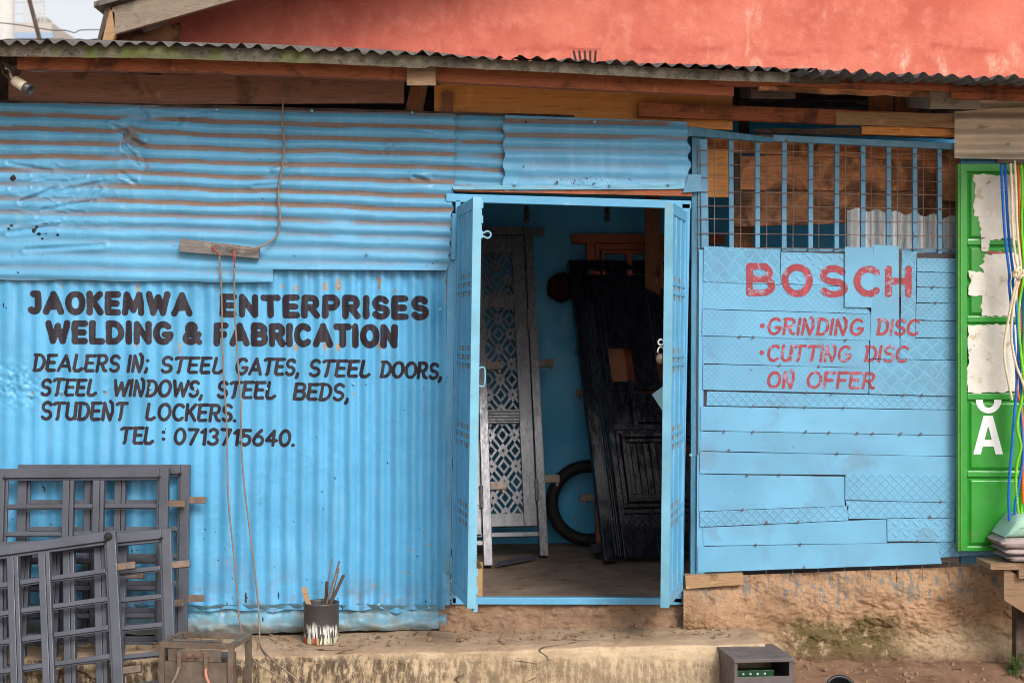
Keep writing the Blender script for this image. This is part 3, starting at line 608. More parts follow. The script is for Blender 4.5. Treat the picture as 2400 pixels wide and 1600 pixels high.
# crumpled skirt along the foot
depK = lambda X, Y: -.012 + .018 * np.sin((Y - 1420) / 26 * math.pi + fbm(X / 60, 1, 2) * 3) + fbm(X / 30, Y / 20, 12) * .035 - .03 * smooth(1450, 1480, Y)
dirtK = lambda X, Y: np.clip(.25 + .6 * smooth(1445, 1480, Y) + fbm(X / 25, Y / 16, 4) * 1.1, 0, .85)
mbK = sheet(-260, 1046, lambda x: 1416 + fbm(x / 40, 2, 4) * 10, lambda x: 1487 - .022 * max(0, x - 450) + float(fbm(x / 30, 1, 8)) * 8, depK, 3.2, {'dirt': dirtK, 'black': lambda X, Y: np.clip((1.2 - np.hypot((X - 616) / 2, (Y - 1450) / 9)), 0, 1)})
o = mbK.build('skirting_sheet', sheet_mat('faded_blue_skirt_paint', (.13, .31, .42), (.17, .15, .11)), shop, smooth_=True)
# rolled sheet edge and square post left of the doorway
mb = MB(); mb.loft([[T(1056 + 9 + 9 * math.cos(a) + dx, y, -.03 + .022 * math.sin(a)) for a in np.linspace(math.pi, 2 * math.pi, 8)] for y, dx in ((500, 2), (530, 1), (570, 0), (608, -1))], cap=False, closed=False)
mb.build('rolled_sheet_edge', m_steelblue, shop, smooth_=True)
# --- wall lettering
c4 = lambda X, Y: (X / 2.936, 534 + Y / 2.936)
def W4(txt, X0, X1, t0, t1, b0, b1, wd, sl=0., font=G, track=.3, ox=0, oy=534):
    q = lambda v: v / 2.936
    return (word_segments(txt, ox + q(X0), ox + q(X1), oy + q(t0), oy + q(t1), oy + q(b0), oy + q(b1), q(wd), sl, font, track), q(wd))
BIG, SM = 45, 23
lines = [
 [W4('JAOKEMWA', 183, 1327, 428, 440, 596, 610, BIG, track=.42), W4('ENTERPRISES', 1511, 2949, 452, 465, 614, 637, BIG, track=.44)],
 [W4('WELDING', 312, 1192, 632, 640, 798, 806, BIG, track=.42), W4('&', 1256, 1392, 643, 645, 805, 807, 42), W4('FABRICATION', 1470, 2736, 648, 662, 813, 829, BIG, track=.44)],
 [W4('DEALERS', 222, 838, 862, 868, 990, 997, SM, .16, BR, .27), W4('IN;', 870, 1036, 870, 872, 997, 999, SM, .16, BR, .3), W4('STEEL', 1100, 1552, 878, 884, 1003, 1008, SM, .16, BR, .27), W4('GATES,', 1615, 2072, 888, 894, 1015, 1020, SM, .16, BR, .25), W4('STEEL', 2118, 2566, 900, 905, 1027, 1034, SM, .16, BR, .27), W4('DOORS,', 2612, 3056, 908, 925, 1032, 1048, SM, .16, BR, .25)],
 [W4('STEEL', 272, 682, 1030, 1035, 1160, 1162, SM, .16, BR, .27), W4('WINDOWS,', 768, 1412, 1035, 1045, 1162, 1170, SM, .16, BR, .25), W4('STEEL', 1485, 1914, 1048, 1054, 1175, 1183, SM, .16, BR, .27), W4('BEDS,', 2014, 2416, 1060, 1066, 1187, 1195, SM, .16, BR, .27)],
 [W4('STUDENT', 275, 887, 1190, 1196, 1325, 1330, SM, .12, BR, .25), W4('LOCKERS.', 998, 1638, 1200, 1210, 1328, 1340, SM, .12, BR, .27)],
 [W4('TEL', 820, 1072, 1362, 1366, 1490, 1493, SM, .12, BR, .25), W4(':', 1110, 1140, 1368, 1368, 1478, 1478, 22), W4('0713715640.', 1190, 2042, 1370, 1386, 1494, 1508, SM, .1, BR, .24)]]
for ws in lines: lettering(ws, depL, m_black_letter, shop)

# --- timbers under the eaves
def part(mb, name, m, bevel=0, parent=None, label=None, smooth_=False):
    o = mb.build(name, m, parent or shop, bevel=bevel, smooth_=smooth_)
    if label: o['label'] = label
    return o
eave = [(-300, 94), (0, 97), (400, 103), (800, 116), (1200, 136), (1600, 156), (2000, 170), (2400, 184), (2800, 200)]
ez = lambda x, d=0: float(lerp_pts(eave, x)) + d
def roof_sheet(x0, x1, yf, dy_f, yb, dy_b, amp, pitch, seed, name, flat=False):
    nx = int((x1 - x0) / 2.6); U = np.linspace(x0, x1, nx); rows = 14; P = np.zeros((nx, rows, 3))
    for j in range(rows):
        t = j / (rows - 1); y = yf + (yb - yf) * t; kf = (D + yf) / (D * S); kb = (D + yb) / (D * S)
        e = np.array([ez(u) for u in U]); zf = ZC + (800 - e - dy_f) * kf; zb = ZC + (800 - e - dy_b) * kb
        X = (U - 1200) * kf; z = zf + (zb - zf) * t + amp * np.cos((U + fbm(U / 90, seed, 3) * 22) / pitch * 2 * math.pi) * (.75 + fbm(U / 30, 2, seed) * 1.1)
        z = z + fbm(U / 45, seed, 4) * .022 * (1 - t); jag = fbm(U / 120, 1, seed) * .05 * (1 - t)
        P[:, j] = np.stack([X, y + jag + 0 * X, z], -1)
    return part(MB().grid(P), name, m_roof, smooth_=True)
roof_sheet(-320, 1240, -.56, 2, 2.75, 6, .0135, 38, 3, 'roof_sheet'); roof_sheet(1215, 1980, -.57, -2, 2.75, 6, .0135, 38, 9, 'roof_sheet'); roof_sheet(1500, 2700, -.45, 6, 2.75, 9, .012, 38, 9, 'roof_sheet')
roof_sheet(1880, 2760, -.80, 0, -.30, 22, .016, 36, 15, 'roof_sheet')
mb = MB(); loops = []
for x in np.arange(-300, 1972, 12):
    t = ez(x) + 7; j = float(fbm(x / 30, 1, 2)) * 3; hgt = 28 if x < 1000 else 23
    loops.append([T(x, t - 2, -.52), T(x, t + hgt * .5, -.522 + j * .001), T(x, t + hgt + j, -.52), T(x, t + hgt + j, -.49), T(x, t - 2, -.49)])
part(mb.loft(loops), 'fascia_board', m_fascia)
# purlin behind the fascia
def along(x0, x1, d0, d1, y, th, m, name, seed, jit=1.):
    mb = MB(); loops = []
    for x in np.arange(x0, x1 + 1, 15):
        a = float(fbm(x / 40, 1, seed)) * 4 * jit; b = float(fbm(x / 40, 3, seed)) * 4 * jit; k = T(x, 0, y).x
        loops.append([T(x, ez(x) + d0 + a, y), T(x, ez(x) + (d0 + d1) / 2, y - .004 * jit + a * .001), T(x, ez(x) + d1 + b, y), T(x, ez(x) + d1 + b, y) + Vector((0, th, 0)), T(x, ez(x) + d0 + a, y) + Vector((0, th, 0))])
    return part(mb.loft(loops), name, m)
along(40, 1720, 28, 64, -.40, .06, m_w_red, 'purlin', 21, .7)
along(1660, 2500, 14, 38, -.44, .05, m_w_red, 'purlin', 31, 2.2); along(1780, 2320, 32, 48, -.42, .05, m_w_rough, 'purlin', 41, 2.6); along(2230, 2700, 26, 52, -.46, .04, m_w_red, 'purlin', 51, 2)
# rafters jutting forward to the eave (real depth)
def rafter(x, ytop, hpx, wpx, m, y0=-.46, y1=1.2, rise=.17):
    a = T(x, ytop, y0); k = (D + y0) / (D * S); w_ = wpx * k; h = hpx * k; mb = MB(); b = Vector((a.x, y1, a.z + rise * (y1 - y0)))
    mb.loft([[p, p + Vector((w_, 0, 0)), p + Vector((w_, 0, -h)), p + Vector((0, 0, -h))] for p in (a, b)]); part(mb, 'rafter', m, .004)
rafter(953, 155, 46, 68, m_bench); rafter(300, 150, 26, 40, m_w_dark, -.35); rafter(1760, 196, 36, 105, m_w_dark, -.36); rafter(2180, 214, 42, 118, m_w_grey, -.44)
# plywood and boards filling the gap
mb = board((20, 207), (947, 211), 80, 62, .0, .015, .5, 60, 61); part(mb, 'plywood_panel', m_w_plyb)
part(board((990, 160), (970, 262), 38, 40, .02, .04, .4, seed=62), 'stud', m_w_redv)
mb = MB(); mb.prism([T(1018, 176, .01), T(1717, 186, .01), T(1717, 305, .01), T(1018, 272, .01)], (0, .012, 0)); part(mb, 'plywood_panel', m_w_ply, label='orange plywood panel above the doorway')
part(board((1048, 216), (1048, 262), 26, 26, -.02, .03, .3, seed=63), 'block', m_w_redv)
part(board((1495, 256), (2238, 284), 32, 34, -.06, .05, .8, seed=64), 'beam', m_w_red, label='long red brown beam above the grille')
part(board((1960, 277), (2238, 283), 30, 33, -.064, .02, 1.2, seed=164), 'beam', m_w_tan)
part(board((1626, 280), (1716, 284), 14, 16, .02, .02, .6, seed=65), 'plank', m_w_ply)
part(board((1770, 306), (2240, 312), 9, 24, -.02, .03, 1.8, seed=66), 'plank', m_w_dark); part(board((2020, 306), (2240, 309), 18, 24, -.03, .02, 1.0, seed=67), 'plank', m_w_ply)
part(board((2065, 200), (2065, 262), 58, 58, .05, .02, .3, seed=68), 'plank', m_w_redv); part(board((2125, 200), (2125, 262), 54, 54, .06, .02, .3, seed=69), 'plank', m_w_redv)
part(board((1745, 200), (1745, 330), 22, 22, .25, .05, .3, seed=70), 'stud', m_w_dark)
part(board((-260, 180), (70, 180), 130, 130, .25, .02, .3, seed=71), 'plank', m_w_dark)  # added dark board: stands for the shade in the corner gap, hides the sky
# trim strip on the top edge of the upper sheet
part(board((-260, 231), (1345, 272), 8, 5, -.03, .02, .5, 90, seed=72), 'top_rail', m_w_dark)
# --- lintel timbers, posts and steel door frame
part(board((1066, 441), (1622, 452), 15, 16, -.045, .04, .3, seed=73), 'lintel', m_w_red)
part(board((1062, 440), (1640, 438), 9, 11, -.055, .03, .4, seed=173), 'lintel_trim', m_frameblue)
part(board((1632, 300), (1629, 1352), 20, 21, -.03, .05, .35, 70, seed=74), 'door_post', m_timberblue)
mb = MB(); mb.prism([T(1614, 408, -.06), T(1644, 409, -.06), T(1644, 449, -.06), T(1600, 452, -.06)], (0, .03, 0)); part(mb, 'post_block', m_barblue, .002)
part(board((1058, 600), (1046, 1417), 17, 17, -.028, .04, .15, 40, seed=75), 'door_post', m_steelblue)
df = MB(); YF = -.022; fx = lambda p, q, w_: df.bar(T(*p, YF), T(*q, YF), w_ / S, .045)
fx((1046, 464), (1619, 481), 19); fx((1074, 470), (1064, 1412), 12); fx((1607, 478), (1588, 1410), 20); fx((1060, 1406), (1600, 1407), 16)
doorframe = part(df, 'door_frame', m_steelblue, .003)
# --- the two door leaves, swung outwards
def leaf(hx, nx, zt, zb, sgn, hx2, nx2):
    """hx/nx: hinge and free edge in px at top; hx2/nx2 at the bottom"""
    yf = -.575; k1 = (D + yf) / (D * S); k0 = 1 / S
    Ht = Vector(((hx - 1200) * k0, -.03, zt)); Nt = Vector(((nx - 1200) * k1, yf, zt)); Hb = Vector(((hx2 - 1200) * k0, -.03, zb))
    fr = Fr(Hb, (Nt - Ht), Ht - Hb); W = (Nt - Ht).length; H = (Ht - Hb).length; s = sgn      # s: outside face along +w*s
    th = .034; f = .05
    body = MB()
    fr.box(body, f, W - f, .05, H - .05, -.008, .008)
    fr.box(body, 0, f, 0, H, -th / 2, th / 2); fr.box(body, W - f, W, 0, H, -th / 2, th / 2)
    fr.box(body, f, W - f, 0, .055, -th / 2 + .002, th / 2 - .002); fr.box(body, f, W - f, H - .055, H, -th / 2 + .002, th / 2 - .002)
    for q in (.22, .415, .61, .79) if True else (): 
        v = H * q; fr.box(body, f, W - f, v - .032, v - .012, -th / 2 + .003, th / 2 - .003); fr.box(body, f, W - f, v + .012, v + .032, -th / 2 + .003, th / 2 - .003)
    for u in (.34, .66): fr.box(body, W * u - .012, W * u + .012, .055, H - .055, -th / 2 + .004, th / 2 - .004)
    o = body.build('door_leaf', m_steelblue, shop, bevel=.002)
    for q in (.22, .415, .61, .79):
        v = H * q
        for u in (.34, .66):
            rc = MB(); fr.box(rc, W * u - .055, W * u + .055, v - .058, v + .058, -.0092, .0092); rc.build('dusty_recess', m_dust, o)
    edge = MB(); fr.box(edge, W - .004, W + .004, .002, H - .002, -th / 2 - .004, th / 2 + .004); edge.build('edge_strip', m_frameblue, o)
    return o, fr, W, H
zt1 = ZC + (800 - 461) * (D - .575) / (D * S); zb1 = ZC + (800 - 1426) * (D - .575) / (D * S)
lf, fl, WL, HL = leaf(1079, 1119, zt1, zb1, 1, 1066, 1100)
zt2 = ZC + (800 - 474) * (D - .575) / (D * S); zb2 = ZC + (800 - 1424) * (D - .575) / (D * S)
rf, frr, WR, HR = leaf(1603, 1569, zt2, zb2, -1, 1593, 1552)
def barrel_bolt(fr, W, v0, v1, w_, parent, loop=True):
    mb = MB(); s_ = 1 if w_ > 0 else -1
    mb.tube([fr.p(W - .03, v0, w_), fr.p(W - .03, v1, w_)], .006, 8)
    for v in (v0 + .02, (v0 + v1) / 2, v1 - .02): fr.box(mb, W - .045, W - .015, v - .018, v + .018, w_ - s_ * .014, w_ + s_ * .009)
    mb.build('bolt', m_frameblue, parent, bevel=.001)
    if loop:
        q = [fr.p(W - .03, v0 + .02, w_ + s_ * a) + fr.v * b for a, b in ((.006, .004), (.03, .016), (.045, .012), (.05, 0), (.045, -.012), (.03, -.016), (.006, -.004))]
        MB().tube(cat_rom(q, 5), .005, 8).build('handle', m_frameblue, parent, smooth_=True)
sL = -1 if fl.w.x < 0 else 1
barrel_bolt(fl, WL, HL - .20, HL - .015, .024 * -sL * -1 if False else (.024 if fl.w.x > 0 else -.024), lf)
barrel_bolt(fl, WL, -.02, .19, (.024 if fl.w.x > 0 else -.024), lf, False)
# pull handles and hinges
ww = .03 if fl.w.x > 0 else -.03
MB().tube(cat_rom([fl.p(WL - .02, 1.16, ww * .5), fl.p(WL - .02, 1.165, ww * 1.6), fl.p(WL - .02, 1.12, ww * 1.8), fl.p(WL - .02, 1.075, ww * 1.6), fl.p(WL - .02, 1.08, ww * .5)], 5), .004, 8).build('handle', m_frameblue, lf, smooth_=True)
def hinge(px, py, parent):
    mb = MB(); c = T(px, py, -.06); mb.tube([c - Vector((0, 0, .045)), c + Vector((0, 0, .045))], .011, 10); mb.abox(c.x - .03, c.x, -.052, -.045, c.z - .04, c.z + .04); mb.build('hinge', m_frameblue, parent, bevel=.001)
for p, q in (((1600, 560), rf), ((1590, 1325), rf), ((1058, 1322), lf)): hinge(*p, q)
wr = .03 if frr.w.x > 0 else -.03
mb = MB(); frr.box(mb, WR * .35, WR * .62, 1.19, 1.215, -wr * .9, -wr * .5); mb.tube([frr.p(WR * .45, 1.2, -wr * 1.1), frr.p(WR * .5, 1.0, -wr * 1.0)], .004); mb.build('latch', m_bare, rf)
# --- right-hand window grille
gr = MB(); gr.bar(T(1811, 324, -.03), T(2236, 344, -.03), 15 / S, .03); gr.bar(T(1640, 588, -.005), T(2246, 587, -.005), 10 / S, .02)
grille = part(gr, 'window_grille', m_barblue, .002)
bars = [(1649, 326, 1652, 590, 17), (1713, 327, 1714, 590, 11), (1775, 328, 1775, 592, 11), (1838, 329, 1837, 592, 11), (1900, 330, 1899, 592, 11), (1961, 333, 1960, 592, 11), (2022, 335, 2022, 592, 11), (2082, 337, 2082, 592, 11), (2143, 340, 2144, 605, 11), (2201, 343, 2202, 605, 10)]
for x0, y0, x1, y1, w_ in bars: MB().bar(T(x0, y0, -.018), T(x1, y1, -.018), w_ / S, .026).build('bar', m_barblue, grille, bevel=.002)
mb = MB(); mb.prism([T(1613, 296, -.06), T(1813, 322, -.06), T(1812, 334, -.06), T(1640, 320, -.06), T(1613, 319, -.06)], (0, .03, 0)); part(mb, 'lintel', m_timberblue, .003)
wm = MB()
for i in range(10):
    x = 1675 + i * 61.2; wm.tube([T(x + .6 * math.sin(i * 3) - 2 * t, 318 + i * 3 + (1345 - 318) * t, -.036) for t in np.linspace(0, 1, 2)], .0022, 5)
wm.tube([T(1637, 340, -.036), T(1632, 1345, -.036)], .0022, 5)
for j in range(31):
    y = 352 + j * 32.4; wm.tube([T(1634 - (y - 352) * .004, y + 1.5 * math.sin(j * 2.1), -.038), T(1940, y + 5 - (y - 352) * .006, -.038), T(2249, y + 11 - (y - 352) * .022, -.038)], .0022, 5)
part(wm, 'wire_mesh', m_mesh)
# rough boards and iron behind the grille
part(board((1650, 332), (2250, 360), 44, 40, .10, .03, 1.5, seed=81), 'plank', m_w_rough); part(board((1735, 405), (2245, 402), 78, 92, .12, .03, 2.0, seed=82), 'plank', m_w_rough, label='thick rough sawn plank behind the grille')
part(board((1720, 489), (2250, 478), 84, 76, .14, .03, 1.8, seed=83), 'plank', m_w_rough2); part(board((1683, 350), (1683, 462), 62, 62, .09, .02, .3, seed=84), 'plank', m_w_ply)
part(board((1731, 360), (1731, 480), 20, 18, .13, .03, .4, seed=85), 'stud', m_w_dark); part(board((1740, 470), (1740, 600), 55, 50, .3, .03, .5, seed=86), 'plank', m_w_rough2)
part(board((2222, 350), (2222, 470), 52, 52, .09, .02, .4, seed=87), 'plank', m_w_rough)
mbg = sheet(1985, 2300, lambda x: 488 + .085 * (x - 1985) + 4 * math.sin(x / 7), lambda x: 640, lambda X, Y: .07 + .009 * np.cos(X / 33 * 2 * math.pi) + fbm(X / 50, Y / 50, 4) * .01, 3)
part(mbg, 'galvanised_sheet', m_galv, smooth_=True)
# --- patchwork of blue steel plates
c6 = lambda X, Y: (1600 + X / 2.936, 534 + Y / 2.936); c7 = lambda X, Y: (1600 + X / 2.936, 1066 + Y / 2.936)
PL = [ (c6, (112, 150), (150, 150), (140, 1580), (108, 1560), 'plain', -1), (c7, (100, 0), (150, 0), (150, 815), (96, 822), 'plain', -1), # corners top-left, top-right, bottom-right, bottom-left, kind, layer
 (c6, (118, 150), (1900, 180), (1880, 1580), (112, 1560), 'plain', -2), (c7, (100, 10), (1880, 10), (2260, 640), (100, 830), 'plain', -2),
 (c6, (145, 122), (675, 150), (672, 392), (140, 372), 'bars', 1), (c6, (676, 165), (1116, 176), (1116, 402), (670, 384), 'tear', 0),
 (c6, (140, 366), (1116, 400), (1305, 592), (138, 558), 'fine', 0), (c6, (1114, 128), (1314, 132), (1306, 550), (1113, 546), 'plain', 3),
 (c6, (1312, 114), (1489, 122), (1494, 908), (1284, 900), 'plain', 2), (c6, (1506, 156), (1612, 160), (1600, 906), (1494, 904), 'bars', 1),
 (c6, (1612, 205), (1900, 210), (1898, 308), (1612, 302), 'fine', 0), (c6, (1611, 304), (1898, 309), (1897, 412), (1610, 406), 'fine', 1), (c6, (1610, 408), (1897, 412), (1896, 520), (1607, 514), 'fine', 0), (c6, (1606, 516), (1896, 521), (1895, 640), (1604, 634), 'fine', 1), (c6, (1603, 636), (1895, 641), (1894, 760), (1600, 754), 'fine', 0),
 (c6, (135, 558), (1302, 592), (1298, 776), (132, 742), 'fine', 1), (c6, (138, 744), (1286, 770), (1284, 964), (136, 934), 'fine', 0), (c6, (138, 936), (1284, 962), (1280, 1142), (138, 1114), 'fine', 1),
 (c6, (1488, 756), (1895, 760), (1892, 910), (1486, 904), 'bars', 0), (c6, (1286, 903), (1892, 910), (1890, 1160), (1282, 1142), 'bars', 2),
 (c6, (165, 1122), (1890, 1158), (1886, 1252), (162, 1222), 'large', 0), (c6, (122, 1226), (1886, 1252), (1884, 1428), (120, 1394), 'plain', 1), (c6, (120, 1396), (1884, 1426), (1882, 1572), (118, 1534), 'plain', 0),
 (c7, (118, -26), (1882, 10), (1880, 146), (116, 128), 'plain', 1), (c7, (112, 130), (1116, 146), (1118, 350), (110, 388), 'plain', 0), (c7, (1118, 124), (1880, 142), (1878, 328), (1116, 310), 'large', 2), (c7, (1120, 312), (1878, 326), (1876, 436), (1142, 440), 'large', 1),
 (c7, (115, 388), (1142, 348), (1142, 450), (118, 494), 'large', 1), (c7, (138, 496), (1404, 438), (1406, 606), (140, 624), 'plain', 0), (c7, (1405, 432), (1874, 428), (1872, 596), (1407, 594), 'tear', 1), (c7, (105, 628), (1745, 598), (1786, 748), (104, 808), 'plain', 1), (c7, (1744, 598), (2300, 590), (2300, 672), (1750, 708), 'large', 0)]
Y0P = -.050
plates = []
for i, (c, a, b, d, e, kind, lay) in enumerate(PL):
    q = [c(p[0] + (2.2 if k in (0, 3) else -2.2) * (lay > -1), p[1] + (1.9 if k < 2 else -1.9) * (lay > -1)) for k, p in enumerate((a, b, d, e))]; yf = Y0P - .0035 * lay; plates.append((q, yf)); n = 22; mb = MB()
    rows = []
    for t in np.linspace(0, 1, 7):
        row = []
        for u in np.linspace(0, 1, n):
            ax = q[0][0] + (q[1][0] - q[0][0]) * u; ay = q[0][1] + (q[1][1] - q[0][1]) * u; bx = q[3][0] + (q[2][0] - q[3][0]) * u; by = q[3][1] + (q[2][1] - q[3][1]) * u
            ed = max(abs(t - .5) * 2, 0) ** 8
            x = ax + (bx - ax) * t; y = ay + (by - ay) * t + float(fbm(u * 6, t * 3, i)) * 1.5 * ed
            row.append(T(x, y, yf))
        rows.append(row)
    P = np.array([[list(p) for p in r] for r in rows]); mb.grid(P)
    # turned-back edge gives the plate its thickness
    per = rows[0] + [r[-1] for r in rows[1:]] + rows[-1][::-1][1:] + [r[0] for r in rows[-2:0:-1]]
    mb.loft([per, [p + Vector((0, .004, 0)) for p in per]], cap=False)
    nm = 'steel_plate' if lay > -2 else 'backing_sheet'
    part(mb, nm, m_plate[kind] if lay > -2 else m_backing)
mb = MB(); mb.prism([T(1600 + 1489 / 2.936, 586, Y0P - .0005), T(1600 + 1506 / 2.936, 586, Y0P - .0005), T(1600 + 1502 / 2.936, 697, Y0P - .0005), T(1600 + 1489 / 2.936, 697, Y0P - .0005)], (0, .003, 0)); part(mb, 'stud', m_w_dark)  # dark strip standing for the shade in the open slot, no timber there
def depP(x, y):
    r = np.full(np.shape(x), Y0P)
    for q, yf in plates:
        ins = np.ones(np.shape(x), bool)
        for k in range(4):
            a = q[k]; b = q[(k + 1) % 4]; ins &= ((b[0] - a[0]) * (y - a[1]) - (b[1] - a[1]) * (x - a[0])) >= -1
        r = np.where(ins & (yf < r), yf, r)
    return r
def W6(txt, *a, **k): return W4(txt, *a, ox=1600, oy=534, **k)
gapclip = lambda X, Y: -np.maximum(np.abs(X - (1600 + 1497 / 2.936)) - 3.2, np.abs(Y - (534 + 315 / 2.936)) - 56)
lettering([W6('B', 437, 636, 243, 245, 468, 472, 47), W6('O', 680, 897, 248, 252, 474, 477, 47), W6('S', 940, 1132, 255, 257, 478, 482, 47), W6('C', 1175, 1366, 255, 257, 474, 478, 47), W6('H', 1393, 1577, 256, 260, 476, 480, 47)], depP, m_red_letter, shop, clip=gapclip, split=False)
dot = lambda X, Y: ([((1600 + X / 2.936, 534 + Y / 2.936), (1600 + X / 2.936 + .5, 534 + Y / 2.936))], 11)
lettering([dot(548, 673), W6('GRINDING', 578, 1257, 614, 622, 738, 744, 20, sl=.14, font=BR, track=.26), W6('DISC', 1330, 1640, 622, 626, 740, 746, 20, sl=.14, font=BR, track=.26)], depP, m_red_letter, shop)
lettering([dot(546, 857), W6('CUTTING', 575, 1172, 800, 806, 922, 926, 20, sl=.14, font=BR, track=.26), W6('DISC', 1248, 1567, 804, 808, 924, 930, 20, sl=.14, font=BR, track=.26)], depP, m_red_letter, shop)
lettering([W6('ON', 575, 782, 982, 986, 1104, 1108, 20, sl=.12, font=BR, track=.3), W6('OFFER', 848, 1337, 984, 990, 1106, 1112, 20, sl=.12, font=BR, track=.26)], depP, m_red_letter, shop)
# wire ties that hold the plates to the mesh, and screws
def make_screw(x, y, d, r=.0055):
    mb = MB(); c = T(x, y, d); mb.lathe([(r * 1.8, 0), (r * 1.8, .0025), (r, .003), (r * .9, .006), (0.0005, .0065)], c, (0, -1, 0), 10); return mb
sc0 = None
SCR = [(508, 258, -.055), (731, 260, -.055), (966, 265, -.055), (1100, 430, -.036), (1207, 431, -.066), (1308, 423, -.066), (1430, 433, -.066), (1568, 431, -.066), (1394, 286, -.066), (145, 918, -.016), (75, 927, -.016), (247, 914, -.016), (353, 909, -.016), (458, 912, -.016), (625, 911, -.016), (1032, 725, -.02), (829, 899, -.016), (860, 594, -.055), (888, 1416, -.03), (2253, 276, -.082), (2358, 280, -.082), (2363, 338, -.082), (1619, 1066, -.04)]
for i, (x, y, d) in enumerate(SCR):
    if sc0 is None: sc0 = make_screw(x, y, d, .0045).build('screw', m_frameblue, shop); base = T(x, y, d)
    else:
        o = sc0.copy(); C.collection.objects.link(o); o.location = T(x, y, d) - base
tie = [(c6, 480, 1226), (c6, 660, 1230), (c6, 840, 1233), (c6, 1105, 1238), (c6, 285, 1400), (c6, 482, 1403), (c6, 845, 1400), (c6, 1005, 1408), (c6, 1200, 1412), (c6, 1305, 1414), (c6, 1497, 1416), (c6, 1635, 1418), (c6, 665, 945), (c6, 935, 952), (c6, 485, 752), (c6, 392, 748), (c6, 1120, 772), (c6, 316, 1530), (c6, 1062, 1552), (c7, 445, 138), (c7, 665, 136), (c7, 410, 376), (c7, 575, 464), (c7, 793, 460), (c7, 502, 618), (c7, 808, 614), (c7, 1772, 320), (c7, 1612, 592), (c7, 832, 774), (c7, 1700, 425), (c6, 1645, 1150), (c6, 1520, 1148), (c6, 1025, 1140), (c6, 850, 1134), (c6, 1738, 516), (c6, 1720, 408)]
tp = None
for i, (c, X, Y) in enumerate(tie):
    p = T(*c(X, Y), Y0P - .006)
    if tp is None:
        mb = MB(); mb.tube([p + Vector(v) for v in ((-.006, 0, -.008), (-.002, -.004, .002), (.003, -.005, .008), (.006, -.002, .001), (.001, -.005, -.006))], .0022, 5); tp = mb.build('wire_tie', m_mesh, shop); tb = p
    else:
        o = tp.copy(); C.collection.objects.link(o); o.location = p - tb
# --- foundation, plinth under the door, interior
def foundation():
    nx, ny = 460, 110; U = np.linspace(1602, 2760, nx); P = np.zeros((nx, ny, 3))
    for j in range(ny):
        t = j / (ny - 1); top = 1352 - .038 * (U - 1602); Y = top + (1552 - top) * t; X = U
        d = -.055 - .03 * t - .05 * smooth(.75, 1.05, t) + fbm(X / 60, Y / 45, 3) * .07 + fbm(X / 16, Y / 14, 13) * .022 + fbm(X / 5, Y / 5, 23) * .009 + np.maximum(0, .1 - np.abs(fbm(X / 36, Y / 18, 71, 6))) * .17 * smooth(1900, 2100, X) * gau(Y, 0, 1450, 0, 45) + .05 * smooth(.25, .0, t) * .6
        d = d - .10 * gau(X, Y, 1650, 1450, 90, 50) + .03 * gau(X, Y, 1663, 1407, 10, 8) - .03 * gau(X, Y, 2180, 1470, 60, 35)
        k = (D + d) / (D * S); P[:, j] = np.stack([(X - 1200) * k, d, ZC + (800 - Y) * k], -1)
    part(MB().grid(P), 'foundation', m_found, smooth_=True)
    U = np.linspace(1030, 1640, 150); P = np.zeros((150, 30, 3))
    for j in range(30):
        t = j / 29; Y = 1412 + 75 * t; d = -.01 - .05 * t + fbm(U / 40, t * 3, 9) * .06 + fbm(U / 12, t * 8, 4) * .02; k = (D + d) / (D * S)
        P[:, j] = np.stack([(U - 1200) * k, d, ZC + (800 - Y) * k + 0 * U], -1)
    part(MB().grid(P), 'door_plinth', m_sillplaster, smooth_=True)
foundation()
part(board((1607, 1364), (1742, 1356), 31, 26, -.085, .08, .5, seed=91), 'ground_beam', m_w_tan)
FZ = T(0, 1413, 0).z
XL, XR, YB = -3.4, 3.6, 2.45
mb = MB(); n = 60; X, Y = np.meshgrid(np.linspace(XL, XR, n), np.linspace(.0, YB, 30), indexing='ij'); mb.grid(np.stack([X, Y, FZ - .012 + fbm(X * 3, Y * 3, 4) * .018], -1)); part(mb, 'floor', m_floor, smooth_=True)
mb = MB(); mb.prism([(XL, YB, FZ - .3), (XR, YB, FZ - .3), (XR, YB, 3.33), (XL, YB, 3.60)], (0, .02, 0)); o = part(mb, 'rear_wall', m_bluewall)
mb = MB(); mb.bar(T(1200, 825, YB - .004), T(1460, 827, YB - .004), .004, .004); mb.build('sheet_seam', m_bluewall, o)
mb = MB(); mb.abox(XL - .02, XL, .08, YB, -.3, 3.35); part(mb, 'side_wall', m_interior); mb = MB(); mb.abox(XR, XR + .02, .35, YB, -.3, 3.2); part(mb, 'side_wall', m_interior)
# roof timbers seen from inside
for q in (.6, 1.4, 2.1):
    mb = MB(); mb.abox(XL, XR, q, q + .05, 2.92 + .1 * q, 3.0 + .1 * q); part(mb, 'purlin', m_w_dark)
part(board((1530, 440), (1530, 700), 36, 36, 2.30, .05, .2, seed=95), 'stud', m_w_redv)

